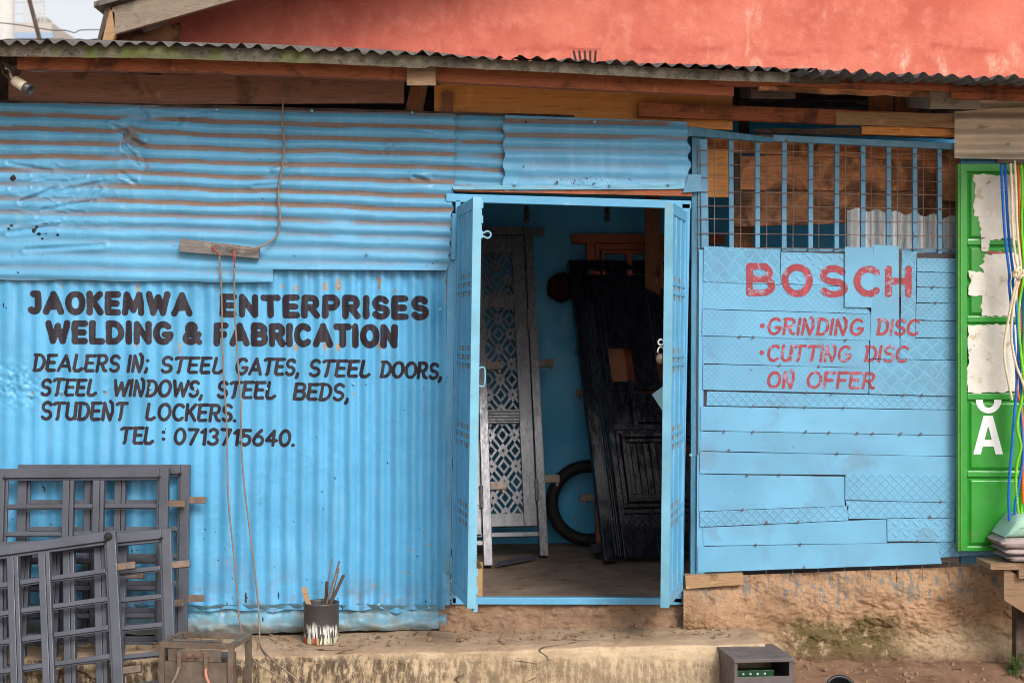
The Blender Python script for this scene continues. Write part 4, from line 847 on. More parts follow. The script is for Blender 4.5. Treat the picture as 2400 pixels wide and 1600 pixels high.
# ================================================================== THINGS INSIDE THE DOORWAY
def clip_poly(poly, u0, u1, v0, v1):
    for ax, lim, sg in ((0, u0, 1), (0, u1, -1), (1, v0, 1), (1, v1, -1)):
        out = []
        for i in range(len(poly)):
            a = poly[i]; b = poly[(i + 1) % len(poly)]; da = (a[ax] - lim) * sg; db = (b[ax] - lim) * sg
            if da >= 0: out.append(a)
            if (da >= 0) != (db >= 0): t = da / (da - db); out.append((a[0] + t * (b[0] - a[0]), a[1] + t * (b[1] - a[1])))
        poly = out
        if len(poly) < 3: return []
    return poly
def lattice(fr, u0, u1, v0, v1, P=.111):
    mb = MB(); B = [0, .06, .24, .35, .65, .76, .94, 1.]; cu = (u0 + u1) / 2; rt = math.sqrt(.5); ky = 1.3
    n = int((v1 - v0 + u1 - u0) / P) + 3
    for ti in range(-n, n):
        for tj in range(-n, n):
            for i in range(7):
                for j in range(7):
                    a = (B[i] + B[i + 1]) / 2; b = (B[j] + B[j + 1]) / 2; c, d = abs(a - .5), abs(b - .5); m, q = max(c, d), min(c, d)
                    if m < .15 or (.26 < m < .44 and q < .26) or (c > .44 and d > .44): continue
                    pl = []
                    for (x, y) in ((B[i], B[j]), (B[i + 1], B[j]), (B[i + 1], B[j + 1]), (B[i], B[j + 1])):
                        aa = (ti + x) * P; bb = (tj + y) * P; pl.append((cu + (aa - bb) * rt, v0 + (aa + bb) * rt * ky))
                    pl = clip_poly(pl, u0, u1, v0, v1)
                    if len(pl) >= 3: mb.poly([fr.p(x, y, .006) for x, y in pl])
    # thickness
    nf = len(mb.f); nv = len(mb.v); sh = fr.w * -.012
    mb.v += [tuple(Vector(p) + sh) for p in mb.v]; mb.f += [tuple(nv + k for k in reversed(f)) for f in list(mb.f)]
    for f in mb.f[:nf]:
        for k in range(len(f)): a, b = f[k], f[(k + 1) % len(f)]; mb.f.append((a, b, b + nv, a + nv))
    return mb
BL = T(1140, 1327, 1.32); BRt = T(1284, 1304, 1.76); TRt = T(1246, 528, 2.34); BL.z = BRt.z = FZ + .0
def lattice_door(o, u, up, label):
    fr = Fr(o, u, up); W = .5; H = 2.2
    th = thing('lattice_door', o, label, 'door', 'lattice steel doors leaning in the doorway')
    f = MB(); fr.box(f, 0, .045, 0, H, -.03, .03); fr.box(f, W - .055, W, 0, H, -.03, .03); fr.box(f, .045, W - .055, H - .05, H, -.03, .03); fr.box(f, .045, W - .055, .125, .155, -.02, .02)
    fr.box(f, W, W + .085, H - .05, H, -.02, .02); f.build('door_frame', m_silver, th, bevel=.003)
    l = MB(); a, b = .052, W - .062
    for (u0, u1, v0, v1) in ((a, a + .075, .19, H - .06), (b - .085, b, .19, H - .06), (a + .075, b - .085, .19, .275), (a + .075, b - .085, H - .18, H - .06), (a + .075, b - .085, .86, .95), (a + .075, b - .085, 1.64, 1.73)): fr.box(l, u0, u1, v0, v1, -.018, .024)
    for dv in (.875, .895, .915, .935): fr.box(l, a + .075, b - .085, dv - .004, dv + .004, .024, .031)
    lo = l.build('door_leaf', m_silver, th, bevel=.003)
    for v0, v1 in ((.275, .86), (.95, 1.64), (1.73, H - .18)): lattice(fr, a + .075, b - .085, v0, v1).build('lattice_panel', m_silver, lo)
    for v in (.42, 1.55):
        h = MB(); h.tube([fr.p(W - .058, v - .07, .034), fr.p(W - .058, v + .07, .034)], .013, 10); fr.box(h, W - .10, W - .06, v - .05, v + .05, .024, .030); h.build('hinge', m_silver, lo, bevel=.001)
    for v, s in ((.47, 1), (1.24, 1)):
        h = MB(); fr.box(h, W, W + .10, v, v + .05, -.012, .012); fr.box(h, W + .075, W + .092, v - .022, v, -.006, .006); h.build('lug', m_bare, th, bevel=.002)
    for v in (1.26,):
        h = MB(); fr.box(h, .0, .13, v, v + .045, .03, .045); fr.box(h, .09, .11, v - .022, v, .03, .04); h.build('lug', m_silver, th, bevel=.002)
    return th
u = Vector((1, .165, 0)); BL = BRt - u.normalized() * .5
lattice_door(BL, u, TRt - BRt, 'grey steel door with diamond lattice panels, leaning in full view inside the doorway')
BL2 = T(1154, 1327, 1.32); BL2.z = FZ; u2 = Vector((1, .12, 0)); BL2 = BL2 - u2.normalized() * .5
lattice_door(BL2, u2, T(1088, 540, 1.95) - T(1154, 1327, 1.32), 'second grey lattice steel door, mostly hidden behind the blue door leaf on the left')
# black panelled door
bb = T(1416, 1324, 1.42); bb.z = FZ + .01; br = T(1551, 1306, 1.66); br.z = FZ + .045; tl = T(1337, 600, 2.30)
fr = Fr(bb, (1, .226, .0), tl - bb); W, H = .88, 2.08
bd = thing('black_door', bb, 'glossy black panelled steel door with small mesh window, leaning against the rear wall', 'door')
f = MB(); fr.box(f, 0, .07, 0, H, -.03, .03); fr.box(f, W - .07, W, 0, H, -.03, .03); fr.box(f, .07, W - .07, H - .07, H, -.03, .03)
for k in (.082, .098, .114): fr.box(f, .07 if k < .09 else k - .008, k, .03, H - .07, -.02, .028 - (k - .08) * .4)
f.build('door_frame', m_blackp, bd, bevel=.003)
l = MB(); fr.box(l, .13, W - .1, .02, .1, -.02, .02); fr.box(l, .13, W - .1, .30, .33, -.02, .02); fr.box(l, .13, .165, .1, H - .1, -.02, .022)
fr.box(l, .165, W - .1, .1, .30, -.012, .0)
lo = l.build('door_leaf', m_blackp, bd, bevel=.003)
def mould(v0, v1, u0, u1, nm='moulding'):
    m = MB()
    for k, h_ in ((0, .02), (.03, .045), (.06, .026)):
        fr.box(m, u0 + k, u1 - k, v0 + k, v0 + k + .026, -.01, h_); fr.box(m, u0 + k, u1 - k, v1 - k - .026, v1 - k, -.01, h_)
        fr.box(m, u0 + k, u0 + k + .026, v0 + k + .026, v1 - k - .026, -.01, h_ - .001); fr.box(m, u1 - k - .026, u1 - k, v0 + k + .026, v1 - k - .026, -.01, h_ - .001)
    m.build(nm, m_blackp, lo, bevel=.003)
mould(.34, .86, .17, W - .13)
m = MB()
for i in range(9):
    u0 = .265 + i * .042; fr.box(m, u0, u0 + .036, .43, .775, -.01, .006 + .005 * (i % 2))
m.build('ribbed_panel', m_blackp, lo, bevel=.003)
def tread(name, u0, u1, v0, v1, mat, parent, p=.042, w_=.006):
    m = MB(); fr.box(m, u0, u1, v0, v1, w_ - .014, w_)
    i = 0; v = v0 + p / 2
    while v < v1 - p / 4:
        q = u0 + p / 2 + (i % 2) * p / 2; j = 0
        while q < u1 - p / 4:
            s = 1 if (i % 2) else -1; L = p * .36; a = fr.p(q - L * .7, v - s * L * .7, w_); b = fr.p(q + L * .7, v + s * L * .7, w_)
            m.tube([a, a * .5 + b * .5 + fr.w * .003, b], [.001, .006, .001], 6); q += p; j += 1
        v += p / 2; i += 1
    m.build(name, mat, parent, bevel=0)
tread('tread_plate', .17, W - .12, .105, .298, m_blackp, lo); tread('tread_plate', .34, W - .12, .92, 1.12, m_blackp, lo)
m = MB(); fr.box(m, .165, .34, .90, 1.14, -.012, .004); fr.box(m, .165, W - .1, .86, .90, -.012, .02); fr.box(m, .165, W - .1, 1.14, 1.2, -.012, .014); fr.box(m, .165, .20, 1.2, H - .1, -.012, .012); fr.box(m, .36, .52, 1.2, H - .1, -.012, .012); fr.box(m, .20, W - .1, 1.44, H - .1, -.012, .01); fr.box(m, .70, W - .1, 1.2, H - .1, -.012, .012)
fr.box(m, .30, .33, .88, 1.2, .004, .03); m.build('panel', m_blackp, lo, bevel=.004)
m = MB()
for k in range(-12, 26):
    for s in (1, -1):
        pl = clip_poly([(.2 + k * .014 - .0015, 1.2), (.2 + k * .014 + .0015, 1.2), (.2 + k * .014 + .0015 + s * .24, 1.44), (.2 + k * .014 - .0015 + s * .24, 1.44)], .2, .31, 1.2, 1.44)
        if pl: m.prism([fr.p(x, y, -.004 - .001 * s) for x, y in pl], fr.w * -.002)
m.build('window_mesh', plain('orange_mesh_paint', (.50, .22, .12), .5, .2, 6), lo)
# red oxide frame behind the black door
ro = T(1398, 1296, 1.95); ro.z = FZ; rt_ = T(1362, 536, 2.36)
f2 = Fr(ro, (1, .12, 0), rt_ - ro); H2 = 2.12; rd = thing('red_oxide_frame', ro, 'red oxide primed steel door frame standing behind the black door', 'door frame')
m = MB(); f2.box(m, 0, .055, 0, H2 - .06, -.03, .03); f2.box(m, -.1, .95, H2 - .06, H2, -.03, .03); f2.box(m, .8, .855, 0, H2 - .06, -.03, .03); m.build('outer_frame', m_oxide, rd, bevel=.003)
m = MB(); f2.box(m, .06, .085, .1, H2 - .065, -.02, .02); f2.box(m, .10, .12, .1, H2 - .13, -.02, .02); f2.box(m, .06, .8, H2 - .105, H2 - .065, -.02, .018); f2.box(m, .1, .8, H2 - .13, H2 - .11, -.02, .018)
for q in (.27, .48, .66): f2.box(m, q, q + .035, .6, H2 - .12, -.02, .02)
f2.box(m, .12, .8, .1, .9, -.01, .0); f2.box(m, .12, .8, .95, H2 - .62, -.012, -.002); m.build('inner_frame', m_oxide, rd, bevel=.002)
for v in (.33, 1.02, 1.3):
    m = MB(); f2.box(m, -.10, 0, v, v + .045, -.012, .012); f2.box(m, -.08, -.06, v - .025, v, -.006, .006); m.build('lug', m_bare, rd, bevel=.002)
# scrap at its foot
m = MB(); m.bar(T(1390, 1285, 1.7), T(1470, 1272, 1.85), .05, .05, (0, 0, 1)); a = m.build('steel_offcut', m_grey, loc=T(1390, 1290, 1.7), bevel=.003); tag(a, 'short grey steel offcut lying by the foot of the red oxide frame', 'steel offcut')
p0 = T(1165, 1323, 1.3); p1 = T(1252, 1308, 1.6); p0.z = p1.z = FZ + .012
m = MB(); m.bar(p0, p1, .03, .012, (0, 0, 1)); m.bar(p0 + Vector((0, .018, .008)), p1 + Vector((0, .018, .008)), .004, .02, (0, 0, 1)); a = m.build('steel_strip', m_grey, loc=p0); tag(a, 'thin dark steel strip lying on the shop floor below the lattice door', 'steel strip')
# tyre
c = T(1379, 1150, 2.26); tz = FZ + .285; c.z = tz
m = MB(); prof = []
for k in range(14):
    a = 2 * math.pi * k / 14; prof.append((.245 + .042 * math.cos(a), .045 * math.sin(a)))
ax = Vector((.05, -1, .16)).normalized(); m.lathe(prof + [prof[0]], c, ax, 48)
ty = m.build('tyre', m_rubber, loc=(c.x, c.y, FZ), smooth_=True); tag(ty, 'black motorcycle tyre leaning on the blue rear wall beside the lattice door', 'tyre')
# maroon cap hanging on the rear wall
c = T(1318, 672, 2.30); m = MB(); P = np.zeros((20, 16, 3))
for i in range(20):
    for j in range(16):
        a = math.pi * 2 * i / 19; b = math.pi * j / 15; r = .105 * (1 + .25 * float(fbm(2 + math.cos(a) * 2, j * .4, 3))); P[i, j] = (c.x + r * math.sin(b) * math.cos(a) * 1.05, c.y + .05 + .06 * math.sin(b) * math.sin(a), c.z + r * math.cos(b) * .95)
m.grid(P); cap = m.build('cap', m_maroon, loc=c, smooth_=True); tag(cap, 'dark maroon cloth cap hanging on the rear wall next to the black door', 'cap')
m = MB(); m.loft([[c + Vector((x, -.03 - .05 * math.sin(t), -.08 - .012 * abs(x) * 8)) for t in (0, math.pi / 2, math.pi)] for x in np.linspace(-.09, .06, 7)], cap=False, closed=False); 
br_ = m.build('brim', m_maroon, cap); br_.location = (0, 0, 0)
br_.data.transform(Matrix.Translation(cap.location - cap.location))
# hanging lamp holders
def lampholder(px, py, label):
    c = T(px, py, 1.5); t = thing('lamp_holder', c, label, 'lamp', 'small lamp holders hanging under the workshop roof')
    MB().lathe([(.004, .05), (.014, .045), (.018, .02), (.018, 0), (.022, -.002), (.022, -.014), (.012, -.016)], c, (0, 0, 1), 12, True).build('holder', m_darkgrey, t, smooth_=True)
    MB().lathe([(.010, -.016), (.02, -.03), (.022, -.042), (.014, -.056), (.001, -.06)], c, (0, 0, 1), 12).build('bulb', m_darkgrey, t, smooth_=True)
    MB().tube([c + Vector((0, 0, .05)), c + Vector((.004, .02, .2)), c + Vector((0, .03, .75))], .004, 6).build('cord', m_darkgrey, t)
lampholder(1234, 500, 'dark lamp holder hanging above the lattice door'); lampholder(1423, 498, 'dark lamp holder hanging above the red oxide frame')
# cardboard carton behind the left leaf
c0 = T(1046, 1396, .12); c1 = T(1131, 1334, .16); cx = c1.x
ct = thing('carton', (c0.x, .2, FZ), 'brown cardboard carton with black print standing behind the left blue door leaf', 'carton')
m = MB(); m.abox(c0.x, cx, .12, .36, FZ, FZ + .165); m.build('box', m_card, ct, bevel=.003)
m = MB(); m.prism([(c0.x, .12, FZ + .166), (cx, .12, FZ + .166), (cx - .02, .04, FZ + .22), (c0.x + .01, .05, FZ + .225)], (0, .004, .002)); m.build('flap', m_card, ct)
fs = lambda x, y: np.full(np.shape(x), .118)
ws = [(word_segments('Ke', 1055, 1078, 1340, 1340, 1358, 1358, 2.6), 2.6)]
for i, t in enumerate(('KEN', '500', '431', '55')): ws.append((word_segments(t, 1055, 1070, 1364 + i * 8, 1364 + i * 8, 1370 + i * 8, 1370 + i * 8, 1.3), 1.3))
lettering(ws, fs, m_black_letter, ct, st=.6, name='print', rag=.1)
# dark tread-plate door standing just inside on the left
o_ = T(1030, 1340, .30); fr = Fr((o_.x, .42, FZ + .17), (1, -.1, 0), (0, 0.03, 1)); td = thing('tread_plate_door', (o_.x, .42, FZ), 'black tread plate steel door seen in the gap beside the left door post', 'door')
f = MB(); 
for u0, u1, v0, v1 in ((0, .02, 0, 1.9), (.13, .15, 0, 1.9), (.02, .13, 0, .06), (.02, .13, .5, .55), (.02, .13, .86, .9), (.02, .13, 1.84, 1.9)): fr.box(f, u0, u1, v0, v1, -.02, .02)
fo = f.build('door_frame', m_blackp, td, bevel=.002); tread('tread_plate', .02, .13, .06, 1.84, m_silver, td)
f = MB(); fr.box(f, .0, .02, -.17, 0, -.02, .02); fr.box(f, .13, .15, -.17, 0, -.02, .02); f.build('leg', m_blackp, td)
# paper and padlock on the right leaf
m = MB(); c = T(1551, 935, -.44)
m.prism([T(1528, 924, -.30), T(1566, 896, -.42), T(1568, 962, -.44), T(1556, 968, -.40)], (0, .002, .0)); a = m.build('paper_sheet', m_bluepaper, loc=c); tag(a, 'pale blue corner of paper sticking out behind the right blue door leaf', 'paper')
c = T(1549, 838, -.55); pk = thing('padlock', c, 'small padlock hanging on the inner side of the right blue door leaf', 'padlock')
m = MB(); m.tube([c + Vector((.0 + .016 * math.cos(a), 0, .03 + .022 * math.sin(a))) for a in np.linspace(-.3, math.pi + .3, 10)], .004, 6); m.build('shackle', m_galv, pk, smooth_=True)
m = MB(); m.lathe([(.001, -.014), (.024, -.012), (.026, 0), (.024, .012), (.001, .014)], c + Vector((0, 0, -.005)), (0, 1, 0), 16); m.build('body', m_bare, pk, smooth_=True)
m = MB(); m.tube([c + Vector((.014 * math.cos(a), -.004, .075 + .014 * math.sin(a))) for a in np.linspace(0, 2 * math.pi, 13)], .005, 6); m.build('ring', m_galv, pk, smooth_=True)

# ================================================================== THINGS ON THE WALL FRONT
mbo = board((422, 574), (607, 593), 31, 25, -.075, .03, .4, seed=101)
a = mbo.build('mounting_board', m_mount, loc=T(515, 590, -.06), bevel=.001); tag(a, 'weathered grey wooden board nailed to the blue sheet under the cable', 'board')
def cable(pts, r, m, label, wires=None):
    P = cat_rom([T(*p) for p in pts], 6); a = MB().tube(P, r, 8).build('cable', m, loc=P[-1], smooth_=True); return tag(a, label, 'cable', 'cables on the blue shop front')
y = -.062
cable([(667, 176, -.03), (665, 215, -.05), (663, 245, y), (662, 290, y), (666, 337, y), (661, 392, y), (652, 450, y), (656, 504, y), (654, 534, y), (644, 558, -.07), (610, 578, -.10), (579, 584, -.105), (555, 581, -.10), (531, 575, -.095)], .0052, m_cable, 'brown cable running from the eaves down to the wooden board')
ca = cable([(514, 598, -.085), (517, 640, -.07), (520, 720, -.06), (521, 806, -.055), (526, 909, -.055), (531, 987, -.06), (533, 1068, -.06), (535, 1168, -.07), (545, 1270, -.08), (555, 1372, -.1), (562, 1458, -.14), (579, 1516, -.32), (606, 1556, -.50), (678, 1598, -.55), (730, 1650, -.7)], .0045, m_cable, 'left one of the two brown cables hanging from the wooden board to the ground')
cb = cable([(549, 625, -.08), (550, 725, -.065), (557, 840, -.06), (564, 943, -.06), (567, 1068, -.06), (576, 1168, -.07), (589, 1270, -.08), (601, 1372, -.1), (608, 1458, -.14), (610, 1510, -.28), (634, 1541, -.48), (702, 1598, -.55), (745, 1650, -.7)], .0045, m_cable, 'right one of the two brown cables hanging from the wooden board to the ground')
def wires(par, list_):
    for pts in list_: MB().tube(cat_rom([T(*p) for p in pts], 5), .0022, 6).build('wire', m_wirered, par, smooth_=True)
wires(ca, [[(497, 578, -.085), (503, 586, -.095), (514, 600, -.088)], [(499, 576, -.085), (508, 590, -.1), (516, 600, -.085)]])
wires(cb, [[(545, 585, -.085), (547, 600, -.095), (549, 628, -.082)], [(548, 584, -.085), (551, 605, -.098), (550, 628, -.08)]])
MB().tube(cat_rom([T(497, 578, -.085), T(512, 576, -.09), T(533, 590, -.092), T(545, 585, -.086)], 5), .0018, 6).build('wire', m_darkgrey, cb)
# security camera
c = T(36, 178, -.34); sc = thing('security_camera', c, 'cream bullet security camera under the eaves at the left corner', 'security camera')
d = Vector((.80, -.28, -.50)).normalized(); b0 = T(33, 188, -.36)
MB().lathe([(.001, -.002), (.024, 0), (.027, .012), (.027, .085), (.025, .09)], b0, d, 20, True).build('body', m_cream, sc, smooth_=True)
MB().lathe([(.0285, .078), (.0285, .112), (.024, .112), (.023, .092), (.001, .091)], b0, d, 20).build('lens_hood', m_darkgrey, sc, smooth_=True)
m = MB(); m.tube([T(26, 158, -.33), T(24, 170, -.34), T(30, 186, -.355), b0 + d * .03], .009, 8); m.lathe([(.024, 0), (.024, .012), (.012, .016)], T(24, 158, -.33), (.1, -.2, -1), 14, True); m.tube([T(12, 160, -.33), T(44, 158, -.33)], .010, 8); m.build('bracket', m_cream, sc, smooth_=True)
m = MB(); 
for k in range(5):
    m.tube(cat_rom([T(5 + k * 5, 134, -.38), T(10 + 7 * math.sin(k * 2), 148, -.40), T(40 + 9 * math.sin(k), 165 + 4 * k, -.36), T(16, 180 - 4 * k, -.34)], 6), .004, 6)
m.tube(cat_rom([T(2, 152, -.36), T(8, 172, -.36), T(22, 184, -.36), T(36, 190, -.36)], 6), .004, 6); m.tube(cat_rom([T(50, 150, -.3), T(80, 158, -.28), T(112, 161, -.26)], 5), .006, 6); m.build('wiring', m_w_dark, sc)

# ================================================================== STEEL WINDOW FRAMES, LEFT
def window_frame():
    W, H = .885, .92; t = thing('steel_window_frame', (0, 0, 0), '', 'window frame', 'grey steel window frames leaning on the blue wall')
    bx = lambda mb, u0, u1, v0, v1, w0, w1: mb.abox(u0, u1, w0, w1, v0, v1)
    f = MB(); o_ = .047
    bx(f, 0, o_, 0, H, -.02, .02); bx(f, W - o_, W, 0, H, -.02, .02); bx(f, o_, W - o_, H - .048, H, -.02, .02); bx(f, o_, W - o_, 0, .045, -.02, .02)
    bx(f, o_, W - o_, H - .062, H - .048, -.004, .014); bx(f, W - o_ - .014, W - o_, .045, H - .062, -.004, .014); bx(f, o_, o_ + .014, .045, H - .062, -.004, .014)
    f.build('outer_frame', m_grey, t, bevel=.003, local=True)
    for u in (.375, .53):
        f = MB(); bx(f, u - .030, u + .004, .045, H - .062, -.02, .012); bx(f, u + .008, u + .028, .045, H - .062, -.026, .014); f.build('mullion', m_grey, t, bevel=.003, local=True)
    for (a, b) in ((.06, .343), (.405, .498), (.56, W - .06)):
        for k in range(1, 6):
            v = H - .055 - k * .138; f = MB(); bx(f, a, b, v - .010, v + .012, -.014, .006); bx(f, a, b, v - .017, v - .010, -.004, .006); f.build('glazing_bar', m_grey, t, bevel=.002, local=True)
    wb = random.Random(2)
    for u in (o_, W - o_):
        for v in (.045, H - .048):
            f = MB(); c = Vector((u, -.021, v)); f.lathe([(.001, .005), (.006, .004), (.010, .0), (.009, -.003)], c, (wb.uniform(-.2, .2), -1, .1), 7); f.build('weld_bead', m_rubber, t, local=True)
    for v in (.22, H - .2):
        f = MB(); bx(f, W, W + .085, v, v + .034, -.014, .014); f.build('lug', m_bare, t, bevel=.002, local=True)
    return t
wf0 = window_frame()
def place(o, px_r, py_t, yt, yb, zb, roll, lab):
    """right top outer corner at photo point (px_r,py_t) at depth yt; foot at depth yb and height zb"""
    W, H = .885, .92; tr = T(px_r, py_t, yt); lean = math.asin(max(-1, min(1, (yt - yb) / H)))
    M = Matrix.Rotation(-roll, 4, 'Y') @ Matrix.Rotation(-lean, 4, 'X'); q = M @ Vector((W, 0, H)); o.matrix_world = Matrix.Translation(tr - q) @ M; o['label'] = lab
fs_ = [wf0] + [copy_tree(wf0) for _ in range(4)]
place(fs_[0], 446, 1088, -.06, -.14, .1, R(0), 'upright grey steel window frame nearest the blue wall, its right stile showing behind the others')
place(fs_[1], 397, 1096, -.12, -.22, .1, R(.3), 'upright grey steel window frame in front of the one nearest the wall, lug on its right side')
place(fs_[2], 402, 1238, -.36, -.62, -.2, R(5.6), 'tilted grey steel window frame standing between the front one and the upright ones')
place(fs_[3], 272, 1243, -.44, -.72, -.2, R(7.9), 'frontmost grey steel window frame, tilted, with a burnt weld at its top corner')
place(fs_[4], 300, 1262, -.28, -.5, -.2, R(1.5), 'grey steel window frame mostly hidden behind the two tilted front frames')
m = MB(); P = MB()
c = T(254, 1256, -.475); m.lathe([(.002, .014), (.016, .012), (.021, .003), (.017, -.004)], c, (0, -1, 0), 9, True); a = m.build('weld_blob', m_rubber, None, loc=c)
a.parent = fs_[3]; a.matrix_parent_inverse = fs_[3].matrix_world.inverted(); 

# ================================================================== RUSTY WELDING TRANSFORMER BOX
ob = T(372, 1500, -.86); bx0 = Vector((ob.x, -.86, -.205)); ang = R(9)
fr = Fr(bx0, (math.cos(ang), math.sin(ang) * -1, 0), (0, 0, 1)); W, Hh, Dp = .36, .44, .27
tb_ = thing('welding_transformer', bx0, 'rusty open topped steel welding transformer box with terminals beside the grey window frames', 'welder')
f = MB(); g = .026
for u0 in (0, W - g):
    for d0 in (0, -Dp + g): fr.box(f, u0, u0 + g, 0, Hh, d0 - g, d0)
for v in (0, Hh - g):
    for d0 in (0, -Dp + g): fr.box(f, g, W - g, v, v + g, d0 - g, d0)
    for u0 in (0, W - g): fr.box(f, u0, u0 + g, v + .001, v + g - .001, -Dp + g, -g)
f.build('angle_iron_frame', m_rustbox, tb_, bevel=.002)
f = MB(); fr.box(f, .03, W - .03, 0, Hh - .085, .001, .006); f.build('front_plate', m_rustbox, tb_, bevel=.001)
f = MB(); fr.box(f, .05, W - .055, Hh - .083, Hh - .028, .002, .01); f.build('terminal_strip', m_rustbox, tb_, bevel=.001)
f = MB(); fr.box(f, .05, .29, Hh - .005, Hh + .006, -.06, -.04); fr.box(f, .03, .30, .1, Hh - .08, -Dp + .05, -.08); f.build('transformer_core', m_rustbox, tb_, bevel=.004)
for u0 in (.105, .155, .195, .24):
    f = MB(); f.lathe([(.013, 0), (.013, .006), (.007, .007), (.007, .018), (.001, .019)], fr.p(u0, Hh - .055, .01), fr.w, 10, True); f.build('terminal', m_bare, tb_)
for u0, mm, sx in ((.108, m_cable, -1), (.238, m_copper, 1)):
    f = MB(); fr.box(f, u0 - .009, u0 + .009, Hh - .115, Hh - .035, .022, .026); q = f.build('cable_lug', m_bare, tb_, bevel=.001)
    MB().tube(cat_rom([fr.p(u0, Hh - .11, .028), fr.p(u0 + .01 * sx, Hh - .15, .04), fr.p(u0 + .05 * sx, Hh - .22, .05), fr.p(u0 + .10 * sx, Hh - .29, .06), fr.p(u0 + .12 * sx, .0, .10)], 6), .007, 8).build('cable', mm, tb_, smooth_=True)
f = MB(); fr.box(f, -.002, -.0005, .0, Hh - .05, -Dp + g, -g); f.build('side_plate', m_rustbox, tb_)

# ================================================================== PAINT CAN WITH BRUSHES
def can_mat():
    b = NB('splashed_can_paint', .4, 0, .4); v = b.co((1, 1, 1), False); x, y, z = b.xyz(v)
    k = b.mix(b.noise(v, 12, 4), (.030, .027, .028), (.075, .065, .062)); st = b.noise(b.co((14, 14, 1.6), False), 5, 3, .6)
    lowm = b.mr(b.ma('ADD', z, b.ma('MULTIPLY', b.noise(b.co((1, 1, .2), False), 22, 3, .6), .08)), .11, .15, 1, 0); k = b.mix(b.ma('MULTIPLY', b.mr(st, .50, .54), lowm), k, (.62, .60, .55))
    band = b.ma('MULTIPLY', b.mr(st, .45, .48), b.mr(z, .028, .038, 1, 0)); hue = b.mr(b.noise(b.co((1, 1, .1), False), 9, 1), .42, .58)
    k = b.mix(band, k, b.ramp(hue, [(.2, (.34, .06, .05)), (.5, (.48, .32, .06)), (.8, (.46, .44, .30))])); b.col(k); return b.m
cp = T(753, 1500, -.20); sz = float(step_z(cp.x)); cpos = Vector((cp.x, -.20, sz - .005))
can = thing('paint_can', cpos, 'black paint tin splashed with white, yellow and red, standing on the step', 'paint can')
MB().lathe([(.001, 0), (.089, 0), (.091, .004), (.089, .01), (.089, .19), (.092, .194), (.092, .202), (.086, .202), (.084, .19), (.084, .08), (.001, .08)], cpos, (0, 0, 1), 36).build('tin', can_mat(), can, smooth_=True)
MB().tube(cat_rom([cpos + Vector(p) for p in ((-.092, 0, .16), (-.098, -.02, .14), (-.098, -.03, .10))], 5), .003, 6).build('handle', m_bare, can); 
br_specs = [(-.05, .0, -.30, .09, .235, m_w_tan, .016, 'flat pale wooden paint brush handle leaning left in the tin'), (.02, .02, .03, .05, .255, m_w_dark, .0115, 'dark upright paint brush in the middle of the tin'), (.01, -.01, .30, .02, .40, m_bare, .006, 'longest thin steel rod leaning right in the tin'), (.03, .02, .24, .06, .345, m_bare, .005, 'thin steel rod leaning right, beside the longest rod'), (.02, .0, .46, .0, .33, m_w_dark, .0102, 'thick dark rod leaning far right over the tin rim'), (.0, .02, .18, .05, .40, m_bare, .004, 'thin upright steel rod behind the longest rod')]
for ux, uy, lx, ly, L, mm, r, lab in br_specs:
    a0 = cpos + Vector((ux - lx * .05, uy, .085)); dd = Vector((lx, ly, 1)).normalized(); m = MB(); m.bar(a0, a0 + dd * L * .85, r * 1.6, r * .7, (.2, -1, 0)); a = m.build('paint_brush' if r > .01 else 'steel_rod', mm, loc=a0, bevel=.001); tag(a, lab, 'brush' if r > .01 else 'rod', 'brushes and rods in the paint tin')

# ================================================================== GREY METAL BOX, PIPE END, WEED
q = T(1721, 1536, -.78); bx0 = Vector((q.x, -.78, -.215)); ang = R(7)
fr = Fr(bx0, (math.cos(ang), math.sin(ang), 0), (0, 0, 1)); W, Hh, Dp = .288, .352, .34
mbx = thing('metal_box', bx0, 'brown grey sheet metal box with open slot under its lid, by the step end', 'metal box')
f = MB(); sh = .05
def skew(u, v, w): return fr.p(u + w * .17, v, w)
def sbox(u0, u1, v0, v1, w0, w1):
    l = [(u0, w0), (u1, w0), (u1, w1), (u0, w1)]; f.loft([[skew(u, v0, w) for u, w in l], [skew(u, v1, w) for u, w in l]])
skew = lambda u, v, w: fr.p(u, v, w)
sbox(0, W, 0, .268, -.004, 0); sbox(0, .016, .268, .335, -.004, 0); sbox(W - .022, W, .268, .335, -.004, 0); sbox(0, .004, 0, .335, -Dp, -.004); sbox(W - .004, W, 0, .335, -Dp, -.004); sbox(.004, W - .004, 0, .335, -Dp, -Dp + .004); sbox(.004, W - .004, .24, .244, -Dp + .004, -.004)
f.build('box', m_metalbox, mbx, bevel=.001)
f = MB(); sbox(-.003, W + .003, .336, .352, -Dp - .003, .008); f.build('lid', m_metalbox, mbx, bevel=.002)
f = MB(); sbox(.03, .21, .244, .285, -.12, -.06); gb = f.build('switch_block', m_bgreen, mbx, bevel=.002)
for k in range(4): MB().lathe([(.001, .003), (.005, .002), (.006, 0)], fr.p(.06 + k * .035, .268, -.06), fr.w, 10).build('screw', m_galv, gb)
c = T(1970, 1618, -.82); m = MB(); m.lathe([(.068, -.14), (.068, 0), (.073, .004), (.073, .018), (.060, .018), (.060, .004), (.056, 0), (.056, -.10), (.001, -.10)], c, (0, -.82, .58), 32)
a = m.build('pipe_end', plain('black_enamel', (.012, .012, .013), .3, .3, 8), loc=(c.x, c.y, -.2), smooth_=True); tag(a, 'short black pipe with flanged open end lying on the earth at the bottom edge', 'pipe')
wd = thing('weed', T(2376, 1585, -.30), 'small leafy green weed growing at the foot of the earth wall beside the bench leg', 'plant'); b0 = T(2376, 1585, -.30); b0.z = -.05
m = MB(); st = MB()
